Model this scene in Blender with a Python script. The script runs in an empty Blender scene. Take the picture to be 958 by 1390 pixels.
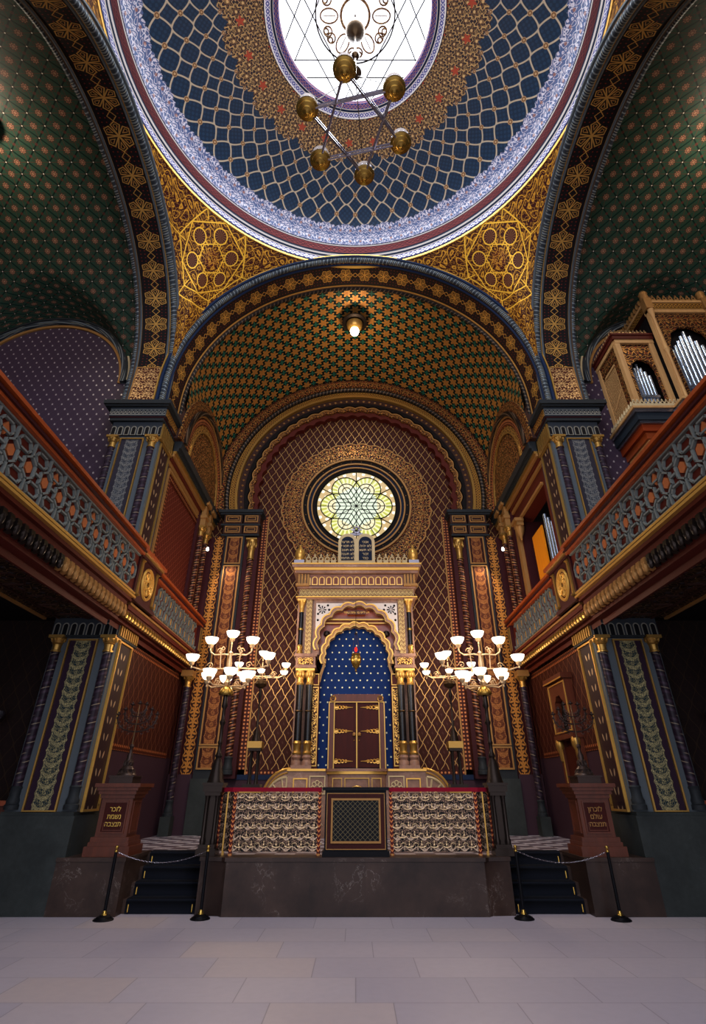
import bpy, bmesh, math, random
from mathutils import Vector, Matrix
from math import sin, cos, pi, sqrt, atan2, hypot
R = math.radians
random.seed(7)
sc = bpy.context.scene
C = sc.collection
S = 1            # +1 right half, -1 left half (mirrors x of everything built)

# ------------------------------------------------------------------ node expressions
class X:
    nt = None
    def __init__(s, k): s.k = k
    def _o(s, op, b=None, c=None, clamp=False): return mop(op, s, b, c, clamp)
    def __add__(s, b): return mop('ADD', s, b)
    def __radd__(s, b): return mop('ADD', b, s)
    def __sub__(s, b): return mop('SUBTRACT', s, b)
    def __rsub__(s, b): return mop('SUBTRACT', b, s)
    def __mul__(s, b): return mop('MULTIPLY', s, b)
    def __rmul__(s, b): return mop('MULTIPLY', b, s)
    def __truediv__(s, b): return mop('DIVIDE', s, b)
    def __rtruediv__(s, b): return mop('DIVIDE', b, s)
    def __neg__(s): return mop('MULTIPLY', s, -1.0)

def mop(op, a, b=None, c=None, clamp=False):
    n = X.nt.nodes.new('ShaderNodeMath'); n.operation = op; n.use_clamp = clamp
    for i, q in enumerate((a, b, c)):
        if q is None: continue
        if isinstance(q, X): X.nt.links.new(q.k, n.inputs[i])
        else: n.inputs[i].default_value = float(q)
    return X(n.outputs[0])
def fsin(a): return mop('SINE', a)
def fcos(a): return mop('COSINE', a)
def fabs_(a): return mop('ABSOLUTE', a)
def fr(a): return mop('FRACT', a)
def flo(a): return mop('FLOOR', a)
def mn(a, b): return mop('MINIMUM', a, b)
def mx(a, b): return mop('MAXIMUM', a, b)
def fsqrt(a): return mop('SQRT', a)
def at2(a, b): return mop('ARCTAN2', a, b)
def hyp(a, b): return fsqrt(a * a + b * b)
def step(a, b, s):            # 1 where b > a, soft width s
    return mop('MULTIPLY', mop('SUBTRACT', b, a), 1.0 / s, None, True)
def line(d, w):               # 1 where |d| < w
    return step(fabs_(d), w, w * .45)
def cell(u, p): return (fr(u / p) - .5) * p
def tri(u, p): return fabs_(fr(u / p) - .5) * p       # 0..p/2
def uv():
    t = X.nt.nodes.new('ShaderNodeUVMap'); t.uv_map = 'UV'
    s = X.nt.nodes.new('ShaderNodeSeparateXYZ'); X.nt.links.new(t.outputs[0], s.inputs[0])
    return X(s.outputs[0]), X(s.outputs[1])
def objco():
    t = X.nt.nodes.new('ShaderNodeTexCoord'); return t.outputs['Object']
def noise(scale, vec=None, detail=3, rough=.5, dist=0):
    n = X.nt.nodes.new('ShaderNodeTexNoise'); n.inputs['Scale'].default_value = scale
    n.inputs['Detail'].default_value = detail; n.inputs['Roughness'].default_value = rough
    n.inputs['Distortion'].default_value = dist
    X.nt.links.new(vec or objco(), n.inputs['Vector']); return X(n.outputs[0])
def hx(h):
    if not isinstance(h, str): return (*h[:3], 1)
    h = h.lstrip('#'); r = [int(h[i:i + 2], 16) / 255 for i in (0, 2, 4)]
    return (*[c / 12.92 if c <= .04045 else ((c + .055) / 1.055) ** 2.4 for c in r], 1)
def mix(f, a, b):
    n = X.nt.nodes.new('ShaderNodeMix'); n.data_type = 'RGBA'
    if isinstance(f, X): X.nt.links.new(f.k, n.inputs[0])
    else: n.inputs[0].default_value = f
    for q, i in ((a, 6), (b, 7)):
        if isinstance(q, X): X.nt.links.new(q.k, n.inputs[i])
        else: n.inputs[i].default_value = hx(q)
    return X(n.outputs[2])

MATS = {}
def mat(name, fn=None, col=None, rough=.6, metal=0.0, gold=None, emit=0, bump=0, spec=.1, gmetal=.5, grough=.35):
    """fn() returns colour X or (colour X, gold mask X). Gold mask adds a metallic sheen."""
    m = bpy.data.materials.new(name); m.use_nodes = True
    X.nt = m.node_tree; b = X.nt.nodes['Principled BSDF']
    b.inputs['Roughness'].default_value = rough; b.inputs['Metallic'].default_value = metal
    b.inputs['Specular IOR Level'].default_value = spec
    if fn:
        r = fn(); g = None
        if isinstance(r, tuple): r, g = r
        X.nt.links.new(r.k, b.inputs['Base Color'])
        if g is not None:
            X.nt.links.new((g * gmetal).k, b.inputs['Metallic'])
            X.nt.links.new((rough - g * (rough - grough)).k, b.inputs['Roughness'])
            if bump:
                bn = X.nt.nodes.new('ShaderNodeBump'); bn.inputs['Strength'].default_value = bump
                bn.inputs['Distance'].default_value = .02
                X.nt.links.new(g.k, bn.inputs['Height']); X.nt.links.new(bn.outputs[0], b.inputs['Normal'])
        if emit:
            X.nt.links.new(r.k, b.inputs['Emission Color']); b.inputs['Emission Strength'].default_value = emit
    else:
        b.inputs['Base Color'].default_value = hx(col)
        if emit:
            b.inputs['Emission Color'].default_value = hx(col); b.inputs['Emission Strength'].default_value = emit
    MATS[name] = m
    return m

# ---- pattern pieces -------------------------------------------------
def filigree(u, v, k=1.0, w=.16):        # symmetric arabesque scrolls, k = size of one motif in metres
    a = 2 * pi / k
    x = fsin(u * a + fsin(v * a) * 1.9); y = fsin(v * a + fsin(u * a + 1.57) * 1.9)
    f = x * y * 1.5 + fsin((u + v) * a * .5) * fsin((u - v) * a * .5)
    return step(fabs_(fr(f * .62 + .25) - .5), w, .05)
def petal(x, y, n, Rr, k=.35, ph=0.):
    th = at2(y, x)
    return Rr * ((1 - k) + fcos(th * n + ph) * k) - hyp(x, y)     # >0 inside
def ogee(u, v, W, H, amp=.23):           # distance (in W units) to an ogee net
    x = fabs_(fr(u / W) - .5)
    return fabs_(x - (.25 + fcos(v * (2 * pi / H)) * amp))
def starflower(x, y, Rr):                # six outlined rhombic petals
    th = at2(y, x); r = hyp(x, y)
    ph = (fr(th / (pi / 3) + .5) - .5) * (pi / 3)
    a = fabs_(r * fcos(ph) - Rr * .54) / (Rr * .46); b = fabs_(r * fsin(ph)) / (Rr * .25)
    d = mx(b * Rr * .25 - r * fcos(ph) * .42, r * fcos(ph) + b * Rr * .25 * .75 - Rr)
    return mx(mx(line(d, Rr * .055), line(d + Rr * .17, Rr * .03)), step(r, Rr * .1, .01))
def diamond(u, v, W, H):
    a = u / W + v / H; b = u / W - v / H
    return mn(fabs_(fr(a) - .5), fabs_(fr(b) - .5))   # 0 on lines

GOLD = '#c89a45'; GOLD2 = '#8a6428'
def m_star(bg='#140f10', fg='#b68844', P=.86, hw=.47):
    def f():
        u, v = uv()
        x = cell(u, P); s = starflower(x, v, P * .36)
        zz = line(v - (tri(u + P * .25, P * .5) - P * .125) * .9, .013) * step(fabs_(x), 1, .01)
        zz2 = line(v + (tri(u + P * .25, P * .5) - P * .125) * .9, .013)
        out = step(P * .34, fabs_(x) + 0, .01)
        dots = step(fabs_(fsin(u * 26) * fsin(v * 26)), 2, .1)
        bd = line(fabs_(v) - hw * .78, .018)
        g = mx(mx(s, mx(zz, zz2) * out), bd)
        sp = step(.86, fabs_(fsin(u * 31) * fsin(v * 31)), .05) * .8
        c = mix(step(hw * .82, fabs_(v), .01), bg, '#4a3a2e')
        c = mix(sp * step(fabs_(v), hw * .7, .01), c, '#6a2418')
        return mix(g, c, fg), g
    return f
mat('star_band', m_star(), gmetal=.4)
mat('star_band_brown', m_star('#1c100c', '#c08a3c', .62, .47), gmetal=.4)
def f_green(P, bg, bar, ros, rosb, dot, dsz=.05):
    def f():
        u, v = uv()
        a = u + v; b = u - v
        x = cell(a, P); y = cell(b, P)
        bars = mx(line(fabs_(x) - P * .5, P * .055), line(fabs_(y) - P * .5, P * .055))
        x2 = cell(u + P * .0, P); y2 = cell(v + P * .25, P)
        thin = mx(line(x - y, P * .03), line(x + y, P * .03))
        for q in (.22, -.22): thin = mx(thin, line(x - y + P * q, P * .012) * step(fabs_(x + y), P * .5, .01))
        pet = step(0, petal(x, y, 8, P * .22, .14), .02)
        ring = mx(line(petal(x, y, 8, P * .22, .14), P * .02), line(petal(x, y, 4, P * .34, .2), P * .018))
        core = line(hyp(x, y) - P * .1, P * .025)
        xd = fabs_(x) - P * .5; yd = fabs_(y) - P * .5
        d = step(hyp(xd, yd), P * dsz, P * .02)
        d2 = step(hyp(cell(a + P * .5, P), y), P * .11, P * .02) * .7
        c = mix(bars, bg, bar); c = mix(thin * .8, c, rosb); c = mix(d2, c, rosb)
        c = mix(pet, c, ros); c = mix(ring, c, rosb); c = mix(core, c, rosb); c = mix(d, c, dot)
        return c, mx(ring * .6, d * .3)
    return f
mat('green_vault', f_green(.56, '#22382c', '#0b1a16', '#7c5c48', '#4a2620', '#d8d2c4', .042), rough=.5)
def f_chvault():
    u, v = uv(); P = .52
    x = cell(u, P); y = cell(v, P * .9); x2 = cell(u + P * .5, P); y2 = cell(v + P * .45, P * .9)
    s1 = step(0, petal(x, y, 6, P * .30, .28), .015); s2 = step(0, petal(x2, y2, 6, P * .30, .28), .015)
    g1 = step(0, petal(x2, y, 4, P * .24, .4), .012); g2 = step(0, petal(x, y2, 4, P * .24, .4), .012)
    l = diamond(u, v, P, P * .9)
    bars = step(fabs_(l - .25), .035, .02)
    c = mix(bars, '#0c100e', '#5a3c1e')
    c = mix(mx(g1, g2), c, '#1d5242')
    c = mix(mx(s1, s2), c, '#96602a')
    k = mx(line(petal(x, y, 6, P * .30, .28), .01), line(petal(x2, y2, 6, P * .30, .28), .01))
    c = mix(k, c, '#c08c46')
    return c, mx(k, mx(s1, s2) * .5)
mat('chancel_vault', f_chvault, rough=.5, gmetal=.35)
def f_pend():
    u, v = uv()
    a = filigree(u, v, .95, .13); a2 = filigree(u + .11, v, .48, .13)
    r = hyp(u, v); th = at2(v, u)
    ph = (fr(th / (pi / 3)) - .5) * (pi / 3)
    px = r * fcos(ph); py = r * fsin(ph)
    rc = hyp(px - .82, py)                      # six circles round the centre
    circ = line(rc - .25, .026); cin = step(rc, .25, .01)
    neck = line(fabs_(py) - .12, .02) * step(px, .62, .01) * step(.40, px, .01)
    p2 = (fr(th / (pi / 3) + .5) - .5) * (pi / 3)
    qx = r * fcos(p2)                            # sides of the hexagon
    hexg = line(qx - .46, .022) * step(r, .56, .01)
    sides = line(qx - 1.13, .026) * step(r, 1.35, .01)
    far = mx(line(fabs_(v) - 1.72, .026), line(px - 1.32, .026) * step(1.1, r, .01))
    ray = line(fsin(p2) * r, .02) * step(1.2, r, .01)
    rays = step(.3, fsin(at2(py, px - .82) * 14), .4) * cin
    ros = step(0, petal(u, v, 12, .36, .16), .02) * step(.08, r, .02)
    c = mix(mx(a, a2 * .55), '#340f0a', '#c08428')
    c = mix(cin, c, '#3c1814'); c = mix(rays * .7, c, '#8a5a30')
    c = mix(ros * .5, c, '#5a2012'); c = mix(ros * a2, c, '#c88a34')
    g = mx(mx(circ, neck), mx(hexg, mx(sides, mx(far, ray))))
    c = mix(g, c, '#f0b63c')
    return c, mx(g, a * .5)
mat('pendentive_gold', f_pend, rough=.5, gmetal=.4)

def f_dome():     # uv: u = around in cells, v = conformal height in cells ; stored second uv in vertex attr 'h' is not needed
    u, v = uv()
    at = X.nt.nodes.new('ShaderNodeAttribute'); at.attribute_name = 'hh'
    h = X(at.outputs['Fac'])          # 0 at the ring .. 1 at the oculus
    q = mx(fabs_(fr(v + .5) - .5) * 2, .004); uu = fabs_(fr(u + .5) - .5)
    dd_ = mop('POWER', q, .62) * .5; sl = mop('POWER', q, -.38) * .62
    og_ = fabs_(uu - dd_) / fsqrt(sl * sl + 1)
    net = step(og_, .042, .02)
    edge = step(og_, .012, .02)
    x1 = fr(u) - .5; y1 = fr(v) - .5
    x2 = fr(u + .5) - .5; y2 = fr(v + .5) - .5
    rk = mn(hyp(x1, y1), hyp(x2, y2))
    rk = hyp(x1, y1 * 1.0)
    kn = step(rk, .13, .03); kn2 = line(rk - .07, .03)
    # key fret ground
    fret = step(.0, fsin(u * 2 * pi * 4) * fsin(v * 2 * pi * 4), .3)
    bg = mix(fret, '#142a42', '#1c3852')
    c = mix(net, bg, '#c9b596'); c = mix(edge * .2, c, '#8f8478'); c = mix(kn, c, '#c8a070'); c = mix(kn2, c, '#7a5030')
    # lace at the bottom
    jag = (.5 - fabs_(fr(u) - .5)) * .05 + fabs_(fr(u * 4) - .5) * .03
    la = step(h, .205 - jag, .006)
    fl = filigree(u, v, .62, .2)
    f2 = filigree(u + .2, v, .31, .2)
    lc = mix(fl, '#45618f', '#dad4de'); lc = mix(f2 * .4, lc, '#8a6a78'); lc = mix(line(petal(cell(u + .5, 1), cell(v + .45, 1), 6, .3, .2), .025), lc, '#e6dfe6')
    dt = step(.9, fabs_(fsin(u * 2 * pi) * fsin(v * 2 * pi)), .05)
    lc = mix(dt * .6, lc, '#b0682e')
    c = mix(la, c, lc)
    # gold flowers round the oculus
    jt = (fabs_(fr(u * .5 + .5) - .5)) * .12 + fabs_(fr(u * 2) - .5) * .05
    lt = step(.66 + jt, h, .006)
    x3 = cell(u, 1); y3 = cell(v, 1); x4 = cell(u + .5, 1); y4 = cell(v + .5, 1)
    p1 = mx(step(0, petal(x3, y3, 6, .28, .3), .03), step(0, petal(x4, y4, 6, .28, .3), .03))
    fg = filigree(u, v, 1., .17); fq = mx(line(petal(x3, y3, 6, .42, .2), .03), line(petal(x4, y4, 6, .42, .2), .03))
    gc = mix(fg * .55, '#2c1e28', '#b89058')
    gc = mix(p1 * .35, gc, '#8a5a34'); gc = mix(fq, gc, '#d4aa6c'); gc = mix(mx(step(hyp(x3, y3), .1, .03), step(hyp(x4, y4), .1, .03)), gc, '#e0b878')
    hi = step(.78, h, .02)
    p2 = step(0, petal(cell(u, 2), cell(v + .3, 2), 5, .34, .25), .03)
    gc = mix(p2 * hi, gc, '#b4452c')
    c = mix(lt, c, gc)
    return c
mat('dome_lattice', f_dome, rough=.45, spec=.4)
def f_wall(base, lc, mot, W=.44, H=.74, two=True, wl=.035):
    def f():
        u, v = uv()
        d = ogee(u, v, W, H, .22)
        l = step(fabs_(d - .035), wl * .55, .015) if two else step(d, wl, .015)
        x = fr(u / W) - .5; y = fr(v / H + .5) - .5
        x2 = fr(u / W + .5) - .5; y2 = fr(v / H) - .5
        k = H / W
        def fle(x, y):
            yy = y * k
            return mx(step(0, petal(x, yy, 3, .2, .45, 1.57), .03), step(hyp(x * 1.8, yy + .30), .1, .03))
        m_ = mx(fle(x, y), fle(x2, y2))
        c = mix(m_ * .7, base, mot)
        return mix(l, c, lc), l
    return f
def f_apse():
    u, v = uv(); W = .29; H = .48
    uu = u + fsin(v * (4 * pi / H)) * .012
    d = diamond(uu, v, W, H); l = step(d, .045, .025)
    x = cell(u + W / 2, W); y = cell(v, H); x2 = cell(u, W); y2 = cell(v + H / 2, H)
    m_ = mx(step(0, petal(x, y - .02, 3, .06, .45, 1.57), .012), step(0, petal(x2, y2 - .02, 3, .06, .45, 1.57), .012))
    c = mix(m_, '#34130b', '#28171a'); dd = step(.38, d, .05) * .4
    return mix(l, mix(dd, c, '#543428'), '#a67c48'), l
mat('apse_wall', f_apse, rough=.55, gmetal=.35)
mat('chancel_wall', f_wall('#34130f', '#704428', '#48221a', .30, .52, False), rough=.6, gmetal=.3)
mat('gallery_wall_red', f_wall('#481712', '#82432c', '#6a2a1c', .22, .2, False, .05), rough=.6)
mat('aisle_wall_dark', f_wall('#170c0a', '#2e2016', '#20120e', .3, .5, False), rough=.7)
def f_purple():
    u, v = uv(); W = .26; H = .34
    def cm(a, b):
        x = cell(u + a, W); y = cell(v + b, H)
        return step(0, petal(x * 1.35, y, 1, .055, .5, .8), .012)
    m_ = mx(cm(0, 0), cm(W / 2, H / 2))
    l = step(ogee(u, v, W, H, .2), .05, .03)
    c = mix(l * .5, '#3a2c38', '#4c3a46')
    return mix(m_, c, '#b0a4a0'), m_
mat('purple_wall', f_purple, rough=.4, gmetal=.5)
def f_fil(bg, fg, k=.4, w=.16, alt=None):
    def f():
        u, v = uv(); a = filigree(u, v, k, w)
        c = mix(a, bg, fg)
        if alt: c = mix(step(.8, fabs_(fsin(u * 2 * pi / k) * fsin(v * 2 * pi / k)), .1), c, alt)
        return c, a
    return f
mat('arabesque_brown', f_fil('#2e150d', '#a8743a', .42, .17, '#6a3018'), rough=.5)
mat('arabesque_gold', f_fil('#3a1c10', '#c8964a', .30, .2), rough=.5)
mat('arabesque_cream', f_fil('#4a2418', '#c8a06c', .34, .2), rough=.5)
mat('arabesque_fine', f_fil('#5a3428', '#c8a868', .12, .2), rough=.5)
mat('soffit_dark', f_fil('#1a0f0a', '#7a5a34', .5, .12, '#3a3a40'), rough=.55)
def f_leaf(bg, edge, lf, hw, dark, H=.2):
    """vertical chain of winged leaves, u = 0 on the centre line"""
    def f():
        u, v = uv()
        au = fabs_(u)
        yy = cell(v - au * au * 4.5, H)
        wing = step(fabs_(yy), H * .26 - au * H * .55, .012) * step(au, hw * .78, .01)
        rib = line(hyp(u, cell(v + H * .5, H)) - H * .12, H * .1)
        sc_ = line(au - hw * (.82 + 0.0) + fabs_(fsin(v * pi / H)) * hw * .16, .014)
        inside = step(au, hw * .8, .01)
        c = mix(inside, bg, dark)
        g = mx(wing * inside, mx(sc_, rib * .7))
        fine = filigree(u, v, .16, .16)
        c = mix(fine * inside * .6, c, edge)
        c = mix(g * (.35 + fine * .65), c, lf)
        return c, g * .7
    return f
mat('leaf_chain', f_leaf('#261522', '#9a8c5c', '#a8986a', .2, '#16242a', .17), rough=.5)
mat('leaf_chain_upper', f_leaf('#28242c', '#8a8684', '#7f7a74', .2, '#20252e', .17), rough=.5)
mat('leaf_chain_brown', f_leaf('#2c120c', '#7a4a28', '#a86c3a', .19, '#4a2014', .3), rough=.5)
def f_palm():
    u, v = uv(); H = .27
    y = cell(v, H); y2 = cell(v + H / 2, H)
    p = step(0, petal(u, y, 5, .14, .35, 1.57), .015); p2 = step(0, petal(u, y2, 3, .09, .4, -1.57), .012)
    l = line(fabs_(u) - .13 - fsin(v * 2 * pi / H) * .03, .016)
    m_ = mx(mx(p, p2), l)
    return mix(m_, '#2a1410', '#b87836'), m_
mat('palmette_strip', f_palm, rough=.5)
def f_sprig():
    u, v = uv(); H = .3; au = fabs_(u)
    y = cell(v - au * 1.1, H)
    l = step(hyp((au - .075) * 1.2, y * .75), .045, .015)
    return mix(l, '#2c1a1c', '#b59a78'), l
mat('sprig_panel', f_sprig, rough=.5)
def f_twist(a, b, c3=None, P=.16):
    def f():
        u, v = uv()
        t = fr(u * 1.0 + v / P)
        s = step(fabs_(t - .5), .16, .06)
        d = step(fabs_(fr(u + v / P + .5) - .5), .06, .03) * step(fsin(v * 60), .2, .2)
        c = mix(s, a, b)
        if c3: c = mix(d, c, c3)
        return c, s * .5
    return f
mat('twisted_shaft', f_twist('#221820', '#382a34', '#7a6a58'), rough=.35)
mat('twisted_shaft_brown', f_twist('#2a1410', '#7a4a34', '#c0905a'), rough=.35)
mat('rope_molding', f_twist('#262a30', '#666b6e', '#94907e', .12), rough=.45)
mat('rope_dark', f_twist('#17110e', '#5a4634', None, .14), rough=.45)
def f_guil(bg, fg, P=.2, A=.05):
    def f():
        u, v = uv()
        a = line(v - fsin(u * 2 * pi / P) * A, .012); b = line(v + fsin(u * 2 * pi / P) * A, .012)
        d = step(hyp(cell(u, P / 2), v), A * .35, .01)
        e = line(fabs_(v) - A * 1.7, .01)
        m_ = mx(mx(a, b), mx(d, e))
        return mix(m_, bg, fg), m_
    return f
mat('guilloche_grey', f_guil('#23282e', '#8f8c84'), rough=.5)
mat('guilloche_gold', f_guil('#3a1a12', '#c8933c'), rough=.5)
mat('guilloche_white', f_guil('#5a5a8a', '#e8dfe0', .3, .06), rough=.5)
mat('guilloche_red', f_guil('#3c0c14', '#5e2422', .34, .05), rough=.5)
mat('guilloche_blue', f_guil('#32408a', '#c88a78', .2, .04), rough=.5)
mat('guilloche_orange', f_guil('#7a2c10', '#e09838', .22, .05), rough=.5)
def f_scale():
    u, v = uv()
    x = cell(u, .1); y = cell(v, .1)
    d = step(hyp(x, y), .032, .012); z = line(v - tri(u, .1) * .8, .012)
    return mix(mx(d, z), '#3a150e', '#b26a3e'), d
mat('bead_border', f_scale, rough=.5)
def f_tile():
    n = noise(.9, None, 3); u, v = uv()
    row = flo(v / .78); uo = u + fr(row * .37) * 1.3
    e = mn(.59 - fabs_(cell(uo, 1.18)), .39 - fabs_(cell(v, .78)))
    g = step(e, .008, .006)
    idn = fsin(flo(uo / 1.18) * 12.9 + row * 78.2) * 43758.5
    t = fr(idn)
    n2 = noise(9, None, 4)
    c = mix(t * .6 + n * .3, '#9a909c', '#b8aaae')
    c = mix(step(.75, t, .2) * .4, c, '#b09684')
    c = mix(n2 * .35, c, '#847c86')
    return mix(g * .55, c, '#4a4246')
mat('floor_stone', f_tile, rough=.42, spec=.5)
def f_check():
    u, v = uv(); a = flo(u / .36) + flo(v / .36)
    c = step(.25, fr(a * .5), .05); n = noise(3, None, 3)
    k = mix(c, '#a49aa0', '#4c3d47'); return mix(n * .3, k, '#6a6068')
mat('checker_stone', f_check, rough=.4, spec=.5)
def f_marble(a, b, vein):
    def f():
        n = noise(1.1, None, 5, .6); n2 = noise(2.3, None, 8, .65, .6); n3 = noise(14, None, 3)
        c = mix(step(.38, n, .25), a, b); c = mix(n3 * .5, c, '#1c1514')
        return mix(step(fabs_(n2 - .5), .007, .006) * step(.52, n, .1), c, vein)
    return f
def f_slab():
    b = f_marble('#2c1d17', '#47332a', '#7a6c64')(); u, v = uv()
    k = flo(u / .93 + .5); t = fr(fsin(k * 12.9) * 437.5)
    j = step(.012, fabs_(fr(u / .93 + .5) - .0), .004)
    return mix(mix(t * .55, '#000000', '#6a3a2a') if False else t * .45, b, '#1e1614')
mat('marble_dark', f_slab, rough=.4, spec=.2)
mat('marble_shaft', f_marble('#09080a', '#0f0d10', '#2a282a'), rough=.25, spec=.3)
mat('marble_plum', f_marble('#86604e', '#a67e68', '#b8a090'), rough=.4, spec=.2)
def f_wood(a, b):
    def f():
        tc = X.nt.nodes.new('ShaderNodeMapping'); X.nt.links.new(objco(), tc.inputs[0])
        tc.inputs['Scale'].default_value = (9, 9, 1.2)
        return mix(noise(1.5, tc.outputs[0], 5, .6, .4), a, b)
    return f
mat('wood_dark', f_wood('#34160e', '#66301c'), rough=.4, spec=.25)
mat('wood_orange', f_wood('#6e2810', '#9a4418'), rough=.35, spec=.5)
mat('wood_door', f_wood('#240805', '#42120b'), rough=.55, spec=.12)
mat('organ_cream', f_wood('#9a6c42', '#c89a62'), rough=.4)
mat('organ_board', f_wood('#c06810', '#e08a18'), rough=.4)
mat('gold', col='#a67e40', metal=.75, rough=.33)
mat('gold_bright', col='#c8974a', metal=.6, rough=.3)
mat('gold_paint', col='#92683a', metal=.25, rough=.45)
mat('brass', col='#a8853f', metal=.9, rough=.25)
mat('brass_dark', col='#4a3826', metal=.8, rough=.35)
mat('bronze', col='#2c2420', metal=.7, rough=.35)
mat('pale_gold', col='#c8a67c', metal=.5, rough=.35)
mat('pewter', col='#382c28', metal=.6, rough=.35)
mat('iron_black', col='#0e0d10', metal=.3, rough=.45)
mat('slate', col='#474c50', rough=.45)
mat('strap_blue', col='#626460', rough=.4)
mat('copper_plate', col='#9a5632', metal=.2, rough=.4)
mat('slate_dark', col='#242628', rough=.5)
mat('grey_green', f_marble('#2c302f', '#383c3a', '#3c4040'), rough=.55)
mat('navy', col='#142038', rough=.5)
mat('navy_deep', col='#0a1226', rough=.5)
mat('maroon', col='#331214', rough=.5)
mat('red_brown', col='#4a1a12', rough=.5)
mat('purple_plain', col='#35222a', rough=.6)
mat('brown_plain', col='#34201a', rough=.5)
mat('dark_plain', col='#120d0c', rough=.7)
mat('carpet', (lambda: mix(noise(220, None, 2), '#090a0f', '#15171f')), rough=.95, spec=.1)
mat('velvet', col='#7a0c20', rough=.8)
mat('white_paint', col='#c8bcb4', rough=.5)
mat('cream', col='#b8a078', rough=.5)
mat('steel_pipe', col='#aab4c4', metal=.9, rough=.22)
mat('silver', col='#8f8890', metal=.9, rough=.25)
mat('ruby', col='#c01808', emit=4, rough=.3)
mat('shade_glow', col='#fff0dc', emit=2.3, rough=.5)
mat('bulb_glow', col='#ffe6c0', emit=7, rough=.5)
mat('spot_glow', col='#f4f2f0', emit=3, rough=.5)
mat('glass_dark', col='#101418', rough=.1, spec=.8)
mat('outer_shell', col='#2a2220', rough=.9)
def f_blue():
    u, v = uv(); W = .2; H = .19
    x = cell(u, W); y = cell(v, H * 2); x2 = cell(u + W / 2, W); y2 = cell(v + H, H * 2)
    d = mn(hyp(x, y), hyp(x2, y2))
    return mix(step(d, .024, .008), '#042254', '#e8e0b0'), step(d, .024, .008) * .2
mat('starry_blue', f_blue, rough=.5)
def f_cabinet():
    u, v = uv(); d = diamond(u, v, .085, .075)
    l = step(d, .06, .04)
    return mix(l, '#070609', '#6a5c40'), l
mat('cabinet_lattice', f_cabinet, rough=.4)
def f_tracery(bg, fg, P=.5):
    def f():
        u, v = uv(); r = hyp(u, v)
        a = line(petal(u, v, 6, P * .4, .3), .014); b = line(r - P * .1, .014); c_ = line(r - P * .45, .018)
        return mix(mx(mx(a, b), c_), bg, fg)
    return f
def f_arc(bg, fg, P=.2, h=.1, dk='#0d0b0e'):
    """little arcade: round-headed niches, v = 0 in the middle"""
    def f():
        u, v = uv(); x = cell(u, P)
        ins = mx(step(fabs_(x), P * .3, .01) * step(v, h * .3, .01), step(hyp(x, v - h * .3), P * .3, .01)) * step(-h, v, .01)
        o = mx(step(fabs_(x), P * .42, .01) * step(v, h * .3, .01), step(hyp(x, v - h * .3), P * .42, .01)) * step(-h * 1.2, v, .01)
        c = mix(o, bg, fg); return mix(ins, c, dk), o - ins
    return f
mat('arcade_grey', f_arc('#2c2f34', '#858075', .17, .15), rough=.5)
mat('arcade_gold', f_arc('#3a1c12', '#c08c3e', .17, .13), rough=.5)
mat('arcade_ark', f_arc('#7a5448', '#d8a85c', .21, .12, '#6a4034'), rough=.5)
def f_glass():
    u, v = uv(); r = hyp(u, v); th = at2(v, u)
    ph = (fr(th / (pi / 3) + .5) - .5) * (pi / 3)
    t = r * fcos(ph); o = r * fsin(ph); tx = mx(t - .75, 0.0)
    cd = hyp(tx, o); ca = at2(o, t - .62)
    n = noise(60, None, 2)
    st = step(-.2, fsin(ca * 22), .8)
    lobe = mix(st * .75, '#a9a94c', '#e4e0b0')
    star = mix(n, '#aab89c', '#dfe6d2')
    inr = mix(step(.1, fsin(ca * 14), .6), '#d8cfa8', '#c4b890')
    c = mix(step(.29, cd, .01), mix(step(.72, t, .02), star, inr), lobe)
    c = mix(step(t, .70, .02), c, star)
    be = step(.35, fsin(th * 24) * fcos((r - 1.33) * 16), .4)
    out = mix(be, '#b09468', '#fff6d8')
    c = mix(step(.49, cd, .01) * step(.8, r, .01), c, out)
    c = mix(step(1.36, r, .01), c, '#8a7a50')
    return mix(n * .25, c, '#50602a')
mat('rose_glass', f_glass, emit=1.0, rough=.2)
def f_oc():
    u, v = uv(); r = hyp(u, v); th = at2(v, u)
    fl = filigree(r, th * .5, .5, .12) * step(r, 1.02, .01) * step(.3, r, .02)
    c = mix(fl * .55, '#f4f8ff', '#b59aa8')
    rim = step(2.25, r, .1)
    return mix(rim * .25, c, '#8fa8e0')
mat('oculus_glass', f_oc, emit=1.7, rough=.3)
def f_rail():    # gilt pierced screen: repeated urn and scroll motif
    u, v = uv(); P = .23; H = .155
    x = cell(u, P); y = cell(v, H); x2 = cell(u + P / 2, P)
    a = line(y - fcos(u * 2 * pi / P) * .03, .010)
    b = step(0, petal(x, y, 3, .05, .4, 1.57), .01); b2 = step(0, petal(x2, y - .02, 3, .05, .4, -1.57), .01)
    c_ = line(hyp(x, y) - .07, .008); f2 = filigree(u, v, .16, .2)
    m_ = mx(mx(a, b * .8), b2 * .6)
    c = mix(f2, '#0c0908', '#7a5e4c'); gap = step(hyp((fabs_(x2) - .022) * 1.6, y - .045), .026, .008)
    c = mix(gap, c, '#060505'); m_ = m_ * (1 - gap)
    return mix(m_, c, '#b89a80'), mx(m_, f2 * .6)
mat('gilt_screen', f_rail, rough=.4, gmetal=.6)
def f_zig():
    u, v = uv()
    l = step(fabs_(fr(v / .07 + fabs_(fr(u / .06) - .5)) - .5), .2, .06)
    return mix(l, '#4a1210', '#b86a3a'), l
mat('red_gilt_post', f_zig, rough=.4)

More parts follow.
